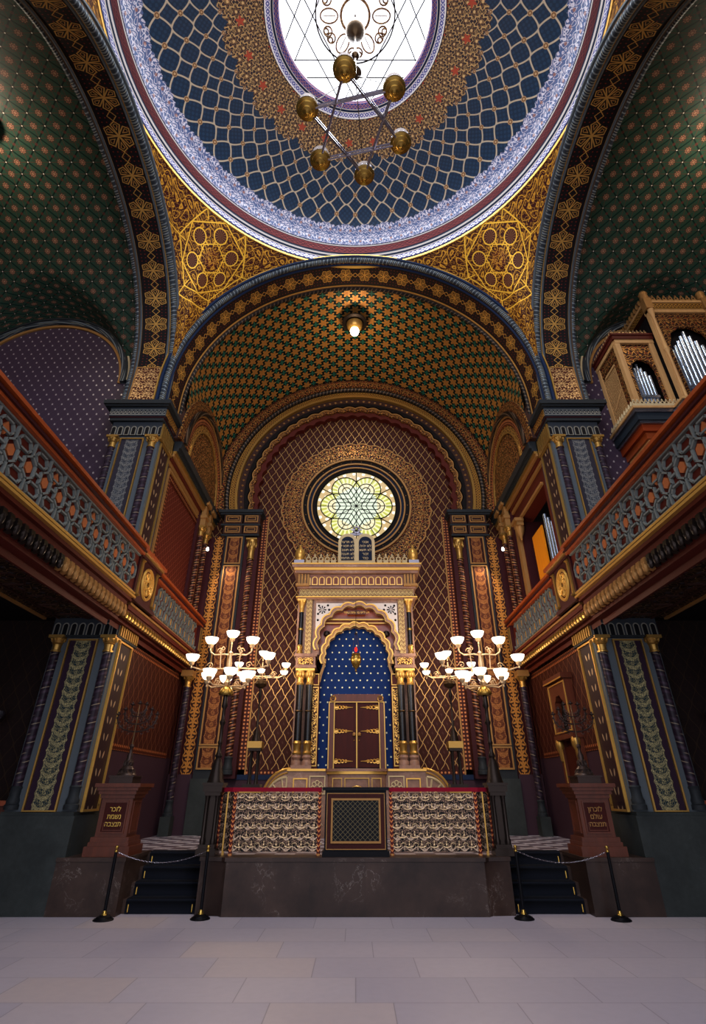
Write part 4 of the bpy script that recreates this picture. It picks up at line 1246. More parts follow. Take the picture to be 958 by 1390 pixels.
# ================================================================== THE ARK
ark = thing('torah_ark', 'tall marble and gilt ark with cusped arch, black column pairs and starry blue niche', 'ark', (.04, 15.6, .76))
ax = .04
# lower podium
pb = MB().box(ax - 1.72, ax + 1.72, 14.95, 16.2, .76, 2.2)
for S_ in (1, -1):
    prof = [(ax + S_ * 1.68, .76)] + [(ax + S_ * (1.68 + .68 * sin(R(q))), 1.50 + .72 * cos(R(q)) ) for q in range(0, 91, 9)] + [(ax + S_ * 2.36, .76)]
    if S_ > 0: prof = prof[::-1]
    pb.prism(prof, 15.0, 15.9, 'y')
pb.build('podium', ['marble_plum'], ark)
gb = MB()
for S_ in (1, -1):
    gb = MB().box(ax + S_ * .78, ax + S_ * 1.74, 14.9, 15.3, 2.15, 2.2)
    for k_, w_ in ((.68, .03), (.6, .02)):
        gb.tube([(ax + S_ * (1.66 + k_ * sin(R(q))), 14.98, 1.5 + (k_ + .02) * cos(R(q))) for q in range(0, 91, 6)], w_, 6)
    for x0, x1, z0, z1 in ((1.22, 1.58, 1.05, 2.0), (.82, 1.14, 1.5, 2.05)):
        q0, q1 = (ax + S_ * x0, ax + S_ * x1) if S_ > 0 else (ax - x1, ax - x0)
        if x0 > 1.2: frame_y(gb, q0, q1, z0, z1, 14.94, .03, .02)
    gb.build('gilt_trim', ['gold_bright'], ark)
def quatre(mb, cx_, cz_, s, y):
    frame_y(mb, cx_ - s, cx_ + s, cz_ - s, cz_ + s, y, s * .14, .03)
    for k in range(5):
        a = R(k * 45); q = s * .52
        mb.tube([(cx_ + q * cos(a) + s * .24 * cos(t * pi / 6), y - .015, cz_ - s * .35 + q * sin(a) * 1.1 + s * .24 * sin(t * pi / 6)) for t in range(12)], s * .07, 5, closed=True)
for S_ in (1, -1):
    tr = MB(); quatre(tr, ax + S_ * .98, 1.85, .2, 14.95); tr.build('tracery', ['cream'], ark); tr = MB()
    # quarter-circle tracery
    cx_, cz_ = ax + S_ * 1.74, 1.52
    for q in (15, 45, 75):
        tr.tube([(cx_ + S_ * .05, 14.99, cz_ + .03), (cx_ + S_ * .5 * sin(R(q)), 14.99, cz_ + .5 * cos(R(q)))], .022, 5)
    tr.tube([(cx_ + S_ * .5 * sin(R(q)), 14.99, cz_ + .5 * cos(R(q))) for q in range(0, 91, 10)], .03, 5)
    tr.tube([(cx_ + S_ * .28 * sin(R(q)), 14.99, cz_ + .28 * cos(R(q))) for q in range(0, 91, 10)], .02, 5)
    tr.tube([(cx_, 14.99, cz_ + .5), (cx_, 14.99, cz_), (cx_ + S_ * .5, 14.99, cz_)], .03, 5)
    tr.build('tracery', ['cream'], ark)
# rounded lectern step before the doors
lc = MB()
arcp = [(ax + .72 * cos(R(a)), 14.95 - .28 * sin(R(a)) * 1.0) for a in range(0, 181, 12)]
lc.prism([(ax - .72, 15.1)] + arcp[::-1] + [(ax + .72, 15.1)], .76, 2.08, 'z')
lc.prism([(ax - .78, 15.1)] + [(ax + .78 * cos(R(a)), 14.95 - .34 * sin(R(a))) for a in range(180, -1, -12)] + [(ax + .78, 15.1)], 2.14, 2.2, 'z')
lc.build('reading_bow', ['marble_plum'], ark)
MB().prism([(ax - .76, 15.1)] + [(ax + .76 * cos(R(a)), 14.95 - .32 * sin(R(a))) for a in range(180, -1, -12)] + [(ax + .76, 15.1)], 2.08, 2.14, 'z').build('bow_fillet', ['gold_bright'], ark)
fb = MB(); frame_y(fb, ax - .3, ax + .3, 1.4, 2.0, 14.66, .02, .02); frame_y(fb, ax - .6, ax - .36, 1.4, 2.0, 14.72, .02, .02); frame_y(fb, ax + .36, ax + .6, 1.4, 2.0, 14.72, .02, .02)
fb.tube([(ax + .2 * cos(R(a)), 14.65, 1.62 + .2 * sin(R(a))) for a in range(0, 181, 15)], .02, 5)
fb.lathe(ax, 14.64, [(0, 1.62), (.03, 1.66), (.02, 1.72), (.035, 1.76), (0, 1.84)], 8)
fb.build('bow_trim', ['gold'], ark)
MB().prism([(ax - .2, 1.45)] + [(ax + .2 * cos(R(a)), 1.62 + .2 * sin(R(a))) for a in range(180, -1, -15)] + [(ax + .2, 1.45)], 14.655, 14.67, 'y').build('bow_niche', ['navy_deep'], ark)
# blue niche
MB().box(ax - 1.02, ax + 1.02, 15.5, 15.6, 2.2, 6.2, o=(ax, 0, 2.3)).build('niche_back', ['starry_blue'], ark)
# side jambs with gilt strips
for S in (1, -1):
    j = MB().box(.98, 1.22, 15.15, 15.9, 2.2, 4.5)
    for p in j.v: pass
    j.build('jamb', ['red_brown'], ark)
    MB().box(1.02, 1.14, 15.12, 15.16, 2.32, 4.1, o=(1.08, 0, 0)).build('gilt_panel', ['arabesque_gold'], ark)
    fm = MB(); frame_y(fm, .99, 1.17, 2.26, 4.16, 15.15, .025, .03); frame_y(fm, .99, 1.17, 4.2, 4.5, 15.15, .02, .03); fm.build('gilt_frame', ['gold'], ark)
    # pier behind the columns
    MB().box(1.2, 1.66, 15.35, 16.25, 2.2, 6.55).build('side_wall', ['marble_plum'], ark)
    for cx_ in (1.24, 1.50):
        mb = MB().box(cx_ - .13, cx_ + .13, 14.97, 15.23, 2.2, 2.28).lathe(cx_, 15.1, [(.13, 2.28), (.13, 2.36), (.1, 2.4), (.125, 2.46), (.1, 2.52)], 18)
        mb.build('column_base', ['marble_plum'], ark)
        MB().lathe(cx_, 15.1, [(.11, 2.52), (.12, 2.56), (.09, 2.6), (.1, 2.74), (.125, 2.78), (.09, 2.84)], 18).build('gilt_collar', ['gold'], ark)
        MB().lathe(cx_, 15.1, [(.098, 2.84), (.092, 4.22)], 20, cap=False).build('column_shaft', ['marble_shaft'], ark)
        MB().lathe(cx_, 15.1, [(.105, 3.52), (.115, 3.54), (.105, 3.56)], 20).build('shaft_ring', ['brass_dark'], ark)
        cp = MB().lathe(cx_, 15.1, [(.1, 4.2), (.11, 4.24), (.085, 4.28), (.1, 4.42), (.12, 4.5), (.13, 4.58)], 16)
        for k in range(8):
            a = k * pi / 4
            cp.lathe(cx_ + .1 * cos(a), 15.1 + .1 * sin(a), [(0, 4.36), (.04, 4.42), (.045, 4.5), (0, 4.57)], 6)
        cp.box(cx_ - .13, cx_ + .13, 14.97, 15.23, 4.56, 4.62); cp.build('column_capital', ['gold_bright'], ark)
    MB().box(1.08, 1.66, 14.93, 15.5, 4.62, 4.68).box(1.1, 1.64, 14.95, 15.5, 4.68, 4.92).box(1.06, 1.68, 14.91, 15.5, 4.92, 5.0).build('impost_block', ['marble_plum'], ark)
    MB().box(1.16, 1.58, 14.935, 14.96, 4.71, 4.89, o=(1.37, 0, 4.8)).build('impost_panel', ['arabesque_gold'], ark)
    # small upper colonnette and gilt strip
    uc = 1.56
    MB().lathe(uc, 15.05, [(.09, 5.0), (.09, 5.06), (.06, 5.1), (.09, 5.2), (.06, 5.26)], 14).build('colonnette_base', ['gold'], ark)
    MB().lathe(uc, 15.05, [(.068, 5.26), (.065, 6.2)], 16, cap=False).build('colonnette_shaft', ['marble_shaft'], ark)
    MB().lathe(uc, 15.05, [(.08, 5.66), (.085, 5.69), (.08, 5.72)], 16).build('shaft_ring', ['brass'], ark)
    MB().lathe(uc, 15.05, [(.065, 6.18), (.075, 6.22), (.06, 6.26), (.09, 6.42), (.13, 6.52)], 14).box(uc - .12, uc + .12, 14.93, 15.17, 6.5, 6.56).build('colonnette_capital', ['gold_bright'], ark)
    MB().box(1.25, 1.42, 15.02, 15.3, 5.0, 6.56, o=(1.335, 0, 0)).build('gilt_strip', ['arabesque_fine'], ark)
    MB().box(1.18, 1.68, 15.1, 16.2, 5.0, 6.56).build('side_wall', ['marble_plum'], ark)
S = 1
# arch wall with cusped opening: outline as polygon fan of quads
def cusped(c, r, amp, n, t): return r + amp * abs(sin(t * n))
cA = 5.28
fw = MB(); N_ = 160
for i in range(N_):
    a, b = pi * i / N_, pi * (i + 1) / N_
    ra, rb = cusped(0, 1.06, .07, 9.5, a), cusped(0, 1.06, .07, 9.5, b)
    def outp(t):
        k = min(1.26 / max(1e-6, abs(cos(t))), (6.56 - cA) / max(1e-6, sin(t))); return (ax + k * cos(t), cA + k * sin(t))
    A = (ax + ra * cos(a), cA + ra * sin(a)); B = (ax + rb * cos(b), cA + rb * sin(b)); Co, D = outp(b), outp(a)
    y0 = 15.08
    fw.poly([(A[0], y0, A[1]), (B[0], y0, B[1]), (Co[0], y0, Co[1]), (D[0], y0, D[1])][::-1])
    fw.poly([(A[0], y0, A[1]), (A[0], 15.4, A[1]), (B[0], 15.4, B[1]), (B[0], y0, B[1])])
fw.box(ax + 1.06, ax + 1.26, 15.08, 15.4, 5.0, 5.28).box(ax - 1.26, ax - 1.06, 15.08, 15.4, 5.0, 5.28)
fw.build('arch_wall', ['marble_plum'], ark)
def cusp_band(nm, c, r0, r1, y0, y1, amp, n, mt):
    mb = MB(); t = -R(8)
    arch_band(mb, (ax, c), r0, r1, y0, y1, t, pi - t, 190, rin=lambda q: r0 + amp * abs(sin(q * n)), rout=lambda q: r1 + amp * abs(sin(q * n)))
    mb.build(nm, [mt], ark)
cusp_band('gilt_arch', cA, 1.13, 1.17, 15.0, 15.1, .07, 9.5, 'gold_bright')
cusp_band('cusped_arch', cA, 1.06, 1.13, 15.02, 15.3, .07, 9.5, 'marble_plum')
cusp_band('gilt_arch', cA, 1.04, 1.07, 15.03, 15.1, .07, 9.5, 'gold')
# inner wooden tympanum and inner arch
iw = MB(); c2 = 4.92
for i in range(N_):
    a, b = pi * i / N_, pi * (i + 1) / N_
    def rr(t): return .90 + .05 * abs(sin(t * 10.5))
    def ro(t): return 1.45
    A = (ax + rr(a) * cos(a), c2 + rr(a) * sin(a)); B = (ax + rr(b) * cos(b), c2 + rr(b) * sin(b)); D = (ax + 1.5 * cos(a), c2 + 1.55 * sin(a)); E_ = (ax + 1.5 * cos(b), c2 + 1.55 * sin(b))
    iw.poly([(A[0], 15.32, A[1]), (D[0], 15.32, D[1]), (E_[0], 15.32, E_[1]), (B[0], 15.32, B[1])])
iw.build('tympanum', ['wood_orange'], ark)
cusp_band('inner_arch', c2, .88, .98, 15.22, 15.5, .05, 10.5, 'organ_cream')
cusp_band('gilt_arch', c2, .96, 1.0, 15.18, 15.3, .05, 10.5, 'gold_bright')
cusp_band('gilt_arch', c2, .86, .89, 15.2, 15.3, .05, 10.5, 'gold')
for S_ in (1, -1):   # lower part of the inner arch coming down to the jambs
    mb = MB()
    pts = [(ax + S_ * .89, 15.26, 4.92 - .0), (ax + S_ * .93, 15.26, 4.7), (ax + S_ * 1.0, 15.26, 4.5), (ax + S_ * 1.04, 15.26, 4.3)]
    mb.tube(pts, .04, 6); mb.build('inner_arch_foot', ['organ_cream'], ark)
bm_ = MB().box(ax - 1.06, ax + 1.06, 15.2, 15.34, 6.0, 6.04).box(ax - 1.0, ax + 1.0, 15.2, 15.34, 5.9, 5.93)
bm_.build('tympanum_molding', ['gold'], ark)
for S_ in (1, -1):
    MB().lathe(ax + S_ * .86, 15.26, [(0, 5.52), (.08, 5.56), (.1, 5.62), (.08, 5.68), (0, 5.72)], 12).build('boss', ['bronze'], ark)
# inscription over the niche
insc = MB().box(ax - .27, ax + .27, 15.16, 15.2, 6.16, 6.28); insc.build('inscription_plate', ['wood_dark'], ark)
Mx = Matrix.Translation((ax, 15.155, 6.185)) @ Matrix.Rotation(pi / 2, 4, 'X')
text_mesh('inscription', ['דע לפני מי אתה עומד'[::-1]], .085, 1, Mx, 'gold_bright', ark)
# spandrels with white tracery
for S_ in (1, -1):
    sp = MB(); N2 = 14
    pts = []
    x_out, z_out = 1.18, 6.46
    for i in range(N2 + 1):
        t = R(14) + (R(76) - R(14)) * i / N2
        pts.append((ax + S_ * 1.2 * cos(t), cA + 1.2 * sin(t)))
    poly = pts + [(ax + S_ * .29, z_out), (ax + S_ * x_out, z_out), (ax + S_ * x_out, 5.57)]
    poly = [p for p in poly]
    if S_ < 0: poly = poly[::-1]
    MB().prism(poly, 15.05, 15.08, 'y').build('spandrel_panel', ['white_paint'], ark)
    hl = MB()
    cx_, cz_ = ax + S_ * 1.0, 6.26
    hl.lathe(cx_, 15.05, [(0, 0), (0, 0)], 3, cap=False) if False else None
    for k in range(8):
        a = k * pi / 4
        hl.prism([(cx_ + .03 * cos(a) + .085 * cos(a + w), cz_ + .03 * sin(a) + .085 * sin(a + w)) for w in (-.25, .0, .25)] + [(cx_ + .02 * cos(a), cz_ + .02 * sin(a))], 15.035, 15.052, 'y')
    for dx, dz in ((.0, -.22), (.0, -.36), (-.2, .0), (-.34, .06), (-.17, -.15), (-.45, .12), (.1, -.5), (-.1, -.3), (-.28, -.06), (.1, .12), (-.16, .13), (.12, -.12), (.12, -.3)):
        x_ = cx_ + S_ * dx; z_ = cz_ + dz
        if hypot(x_ - ax, z_ - cA) < 1.26 or x_ * S_ > 1.2: continue
        hl.prism([(x_ + .035 * cos(a * pi / 3), z_ + .035 * sin(a * pi / 3)) for a in range(6)], 15.04, 15.052, 'y')
    hl.build('tracery_piercing', ['dark_plain'], ark)
# entablature
en = MB()
en.box(ax - 1.74, ax + 1.74, 14.98, 16.2, 6.56, 6.62, 0).box(ax - 1.7, ax + 1.7, 15.02, 16.2, 6.62, 6.88, 0).box(ax - 1.76, ax + 1.76, 14.94, 16.2, 6.88, 6.93, 0)
en.box(ax - 1.72, ax + 1.72, 14.98, 16.2, 6.93, 7.32, 0).box(ax - 1.84, ax + 1.84, 14.84, 16.2, 7.32, 7.40, 0).box(ax - 1.92, ax + 1.92, 14.76, 16.2, 7.48, 7.56, 0)
en.build('entablature', ['marble_plum'], ark)
MB().box(ax - 1.68, ax + 1.68, 15.0, 15.04, 6.64, 6.86, o=(0, 0, 6.75)).build('carved_frieze', ['arabesque_fine'], ark)
MB().box(ax - 1.4, ax + 1.4, 14.95, 15.0, 6.97, 7.3, o=(ax + .12, 0, 7.12)).build('arcade_frieze', ['arcade_ark'], ark)
MB().box(ax - 1.86, ax + 1.86, 14.8, 15.4, 7.40, 7.48).box(ax - 1.94, ax + 1.94, 14.74, 15.4, 7.56, 7.6).box(ax - 1.78, ax + 1.78, 14.92, 15.2, 6.6, 6.63).build('gilt_cornice', ['gold_bright'], ark)
for S_ in (1, -1):
    q = MB()
    for k in range(4): q.box(ax + S_ * 1.44 + S_ * k * .09 - .03, ax + S_ * 1.44 + S_ * k * .09 + .03, 14.9, 15.0, 6.96, 7.3)
    q.box(ax + S_ * 1.6 - .2, ax + S_ * 1.6 + .2, 14.86, 15.0, 6.93, 7.0)
    q.build('corner_fluting', ['gold_paint'], ark)
    MB().box(ax + S_ * 1.73 - .15, ax + S_ * 1.73 + .15, 14.8, 15.1, 7.6, 7.72).build('finial_block', ['silver'], ark)
    MB().lathe(ax + S_ * 1.73, 14.95, [(.14, 7.72), (.15, 7.76), (.12, 7.8), (.15, 7.88), (.15, 7.98), (.12, 8.08), (.05, 8.16), (.03, 8.2), (.04, 8.23), (0, 8.27)], 18).build('finial', ['gold_bright'], ark)
def crest_piece(mb, x, y, z, s=1.0):
    mb.box(x - .06 * s, x + .06 * s, y - .02, y + .02, z, z + .1 * s)
    mb.tube([(x + .05 * s * cos(q * pi / 6), y, z + .15 * s + .05 * s * sin(q * pi / 6)) for q in range(12)], .016 * s, 5, closed=True)
    mb.lathe(x, y, [(0, z + .19 * s), (.035 * s, z + .23 * s), (0, z + .3 * s)], 6)
    mb.lathe(x - .06 * s, y, [(0, z + .08 * s), (.02, z + .11 * s), (0, z + .14 * s)], 6); mb.lathe(x + .06 * s, y, [(0, z + .08 * s), (.02, z + .11 * s), (0, z + .14 * s)], 6)
for S_ in (1, -1):
    cr = MB()
    for k in range(5): crest_piece(cr, ax + S_ * (.70 + k * .19), 14.9, 7.6, 1.2)
    cr.build('cresting', ['cream'], ark)
# doors
for S_ in (1, -1):
    x0, x1 = (ax + .012, ax + .62) if S_ > 0 else (ax - .62, ax - .012)
    d = MB().box(x0, x1, 15.28, 15.33, 2.24, 3.78).build('door', ['wood_door'], ark)
    h = MB()
    for z in (2.38, 3.08, 3.66):
        xo = ax + S_ * .6; 
        h.box(min(xo, xo - S_ * .1), max(xo, xo - S_ * .1), 15.262, 15.28, z - .02, z + .02)
        for k in range(4):
            xx = xo - S_ * (.06 + .085 * k); s_ = .05 - k * .008
            h.tube([(xx + s_ * cos(q * pi / 5), 15.27, z + s_ * sin(q * pi / 5)) for q in range(10)], .014, 5, closed=True)
        h.tube([(xo - S_ * .3, 15.27, z), (xo - S_ * .5, 15.27, z)], [.025, .006], 6)
    h.build('strap_hinge', ['gold_bright'], d)
    MB().lathe(ax + S_ * .07, 15.25, [(0, 2.95), (.035, 2.97), (.045, 3.0), (.035, 3.04), (0, 3.06)], 12).build('door_knob', ['gold_paint'], d)
    MB().lathe(ax + S_ * .07, 15.27, [(0, 2.84), (.02, 2.86), (0, 2.88)], 8).build('keyhole', ['gold_paint'], d)
df = MB()
df.box(ax - .74, ax - .62, 15.26, 15.5, 2.2, 3.8).box(ax + .62, ax + .74, 15.26, 15.5, 2.2, 3.8).prism([(ax - .74, 3.78), (ax + .74, 3.78), (ax + .7, 3.94), (ax + .62, 3.99), (ax - .62, 3.99), (ax - .7, 3.94)], 15.24, 15.5, 'y')
df.build('door_frame', ['wood_dark'], ark)
dg = MB()
for x_ in (-.74, -.6, .6, .74): dg.box(ax + x_ - .012, ax + x_ + .012, 15.24, 15.28, 2.2, 3.8)
dg.box(ax - .016, ax + .016, 15.25, 15.3, 2.22, 3.8).box(ax - .74, ax + .74, 15.235, 15.26, 3.78, 3.8)
for x_ in (-.64, .64):
    dg.tube([(ax + x_ + .07 * cos(q * pi / 6), 15.23, 3.87 + .07 * sin(q * pi / 6)) for q in range(12)], .018, 5, closed=True)
    dg.lathe(ax + x_, 15.235, [(0, 3.84), (.03, 3.87), (0, 3.9)], 8)
dg.build('gilt_beading', ['gold'], ark)
# tablets of the law
tb = thing('law_tablets', 'pair of round-topped black tablets in one gilt frame standing on the ark cornice', 'tablets', (ax, 14.9, 7.6))
fr2 = [(ax - .56, 7.6), (ax + .56, 7.6)] + [(ax + .27 + .29 * cos(R(a)), 8.32 + .29 * sin(R(a))) for a in range(0, 157, 13)] + [(ax - .27 + .29 * cos(R(a)), 8.32 + .29 * sin(R(a))) for a in range(24, 181, 13)]
MB().prism(fr2, 14.86, 14.96, 'y').build('frame', ['cream'], tb)
for S_, lines in ((1, ['אנכי', 'לא יהיה', 'לא תשא', 'זכור', 'כבד']), (-1, ['לא תרצח', 'לא תנאף', 'לא תגנב', 'לא תענה', 'לא תחמד'])):
    cx_ = ax + S_ * .27
    o_ = MB().prism([(cx_ - .2, 7.72), (cx_ + .2, 7.72)] + [(cx_ + .2 * cos(R(a)), 8.30 + .2 * sin(R(a))) for a in range(0, 181, 15)], 14.84, 14.87, 'y').build('tablet', ['navy_deep'], tb)
    Mx = Matrix.Translation((cx_, 14.835, 8.28)) @ Matrix.Rotation(pi / 2, 4, 'X')
    text_mesh('lettering', [l[::-1] for l in lines], .112, 1.18, Mx, 'cream', o_)
og = MB()
for k in range(8):
    a = k * pi / 4; og.tube([(ax + .05 * cos(a), 14.9, 8.76 + .05 * sin(a)), (ax + .17 * cos(a), 14.9, 8.76 + .17 * sin(a))], [.02, .03], 6)
og.tube([(ax + .1 * cos(q * pi / 8), 14.9, 8.76 + .1 * sin(q * pi / 8)) for q in range(16)], .025, 6, closed=True)
og.box(ax - .2, ax + .2, 14.88, 14.94, 8.56, 8.64)
og.build('rosette', ['silver'], tb)
# eternal lamp
el = thing('eternal_lamp', 'small hanging brass lamp with red light before the starry niche', 'lamp', (ax - .02, 14.75, 4.8))
ex, ey = ax - .02, 14.75
MB().lathe(ex, ey, [(0, 4.46), (.03, 4.5), (.02, 4.54), (.09, 4.62), (.14, 4.74), (.15, 4.84), (.11, 4.9), (.13, 4.94), (.1, 4.96), (.03, 4.97)], 20).build('bowl', ['brass'], el)
for k in range(3):
    a = R(120 * k + 30); MB().tube([(ex + .14 * cos(a), ey + .14 * sin(a), 4.86), (ex + .03 * cos(a), ey + .03 * sin(a), 5.5)], .006, 5).build('chain', ['brass_dark'], el)
MB().lathe(ex, ey, [(0, 5.0), (.03, 5.02), (.04, 5.07), (.02, 5.12), (0, 5.13)], 12).build('red_glass', ['ruby'], el)
MB().tube([(ex, ey, 5.5), (ex, 15.0, 6.5)], .008, 5).lathe(ex, ey, [(0, 5.46), (.04, 5.5), (0, 5.54)], 8).build('suspension', ['brass_dark'], el)

# ================================================================== ALTAR RAIL, GATE
PZ = .775
for S in (1, -1):
    sd = 'right' if S > 0 else 'left'
    rl = thing('altar_rail', 'pierced gilt screen with red velvet top rail %s of the dark lattice gate' % ('right' if S > 0 else 'left'), 'railing', (1.3, 11.0, PZ), 'altar rails')
    MB().box(.66, 2.12, 10.985, 11.01, PZ + .06, 1.70, o=(.62, 0, .8)).build('screen', ['gilt_screen'], rl)
    # raised repeated ornament
    om = MB()
    for r_ in range(6):
        for c_ in range(7):
            x = .72 + c_ * .215 + (.1 if r_ % 2 else 0); z = .93 + r_ * .138
            if x > 2.08: continue
            om.tube([(x + .075 * cos(R(a)), 10.975, z + .035 * sin(R(a))) for a in range(195, 346, 25)], .008, 5)
            om.tube([(x - .1 + .045 * cos(R(a)), 10.978, z + .03 * sin(R(a))) for a in range(0, 181, 30)], .008, 5)
            om.lathe(x, 10.975, [(0, z - .03), (.018, z), (.006, z + .03), (.014, z + .05), (0, z + .065)], 6)
    for c_ in range(8):
        x = .7 + c_ * .19
        om.tube([(x + .05 * cos(R(a)), 10.975, 1.655 + .03 * sin(R(a))) for a in range(0, 360, 40)], .008, 5, closed=True)
    om.build('raised_ornament', ['pale_gold'], rl)
    for x in (.635, 2.15):
        MB().box(x - .028, x + .028, 10.97, 11.03, PZ, 1.72, o=(x, 0, 0)).build('post', ['red_gilt_post'], rl)
        MB().lathe(x, 11.0, [(0, PZ - .005), (.035, PZ), (.035, PZ + .03), (.02, PZ + .05)], 10).build('post_foot', ['gold_paint'], rl)
    # return wing angling back
    a0, a1 = Vector((2.17, 11.01, 0)), Vector((2.43, 11.22, 0))
    wg = MB(); t = (a1 - a0).normalized(); nn = Vector((-t.y, t.x, 0)) * .012
    q = [a0 - nn, a1 - nn, a1 + nn, a0 + nn]; L_ = (a1 - a0).length
    for i in range(4):
        p, r2 = q[i], q[(i + 1) % 4]; wg.poly([(p.x, p.y, PZ + .06), (r2.x, r2.y, PZ + .06), (r2.x, r2.y, 1.7), (p.x, p.y, 1.7)], [(0, 0), (L_, 0), (L_, .9), (0, .9)])
    wg.build('screen', ['gilt_screen'], rl)
    am = (a0 + a1) / 2
    MB().box(am.x - .02, am.x + .02, am.y - .02, am.y + .02, PZ, 1.72).build('post', ['gold'], rl)
    MB().box(a1.x - .028, a1.x + .028, a1.y - .028, a1.y + .028, PZ, 1.72, o=(a1.x, a1.y, 0)).build('post', ['red_gilt_post'], rl)
    tr = MB(); tr.box(.605, 2.2, 10.94, 11.06, 1.72, 1.785)
    tr.prism([(2.12, 10.95), (2.2, 10.94), (2.5, 11.19), (2.42, 11.28), (2.12, 11.06)], 1.72, 1.785, 'z')
    tr.build('velvet_rail', ['velvet'], rl)
S = 1
gt = thing('bimah_cabinet', 'dark wooden cabinet front with framed diamond lattice panel at the centre of the altar rail', 'cabinet', (.01, 10.95, PZ))
MB().box(-.53, .55, 10.84, 11.2, PZ, 1.74).build('body', ['iron_black'], gt)
MB().box(-.5, .52, 10.83, 10.86, PZ + .1, 1.70).build('door_panel', ['wood_door'], gt)
fm = MB(); frame_y(fm, -.5, .52, PZ + .1, 1.7, 10.83, .012, .012); frame_y(fm, -.42, .44, PZ + .19, 1.62, 10.825, .03, .03); fm.build('gilt_frame', ['brass_dark' if False else 'gold_paint'], gt)
MB().box(-.39, .41, 10.815, 10.83, PZ + .22, 1.59).build('lattice_panel', ['cabinet_lattice'], gt)
MB().box(-.58, .6, 10.79, 11.25, 1.74, 1.79).box(-.56, .58, 10.81, 11.23, PZ - .001, PZ + .08).build('top', ['iron_black'], gt)

# ================================================================== CANDELABRA
def shade(mb, x, y, z, s=1.0):
    mb.lathe(x, y, [(.035 * s, z - .02 * s), (.09 * s, z + .01 * s), (.125 * s, z + .06 * s), (.14 * s, z + .115 * s), (.132 * s, z + .115 * s), (.115 * s, z + .065 * s), (.08 * s, z + .025 * s), (0, z + .01 * s)], 18)
def cup(mb, x, y, z, s=1.0):
    mb.lathe(x, y, [(0, z - .16 * s), (.02 * s, z - .14 * s), (.015 * s, z - .1 * s), (.05 * s, z - .07 * s), (.06 * s, z - .03 * s), (.04 * s, z), (0, z + .005)], 12)
def arm(mb, x, y, z0, a, r, z1, s=1.0):
    dx, dy = cos(a), sin(a)
    pts = [(x, y, z0), (x + dx * r * .3, y + dy * r * .3, z0 + .015), (x + dx * r * .75, y + dy * r * .75, z0 - .0), (x + dx * r * .95, y + dy * r * .95, z0 + .05), (x + dx * r, y + dy * r, z1 - .14 * s)]
    mb.tube(pts, .014 * s, 6)
    # scroll
    pts = [(x + dx * (r * .5 + .07 * (1 - t) * cos(9 * t)), y + dy * (r * .5 + .07 * (1 - t) * cos(9 * t)), z0 + .075 + .07 * (1 - t) * sin(9 * t)) for t in [i / 14 for i in range(15)]]
    mb.tube(pts, .008 * s, 5)
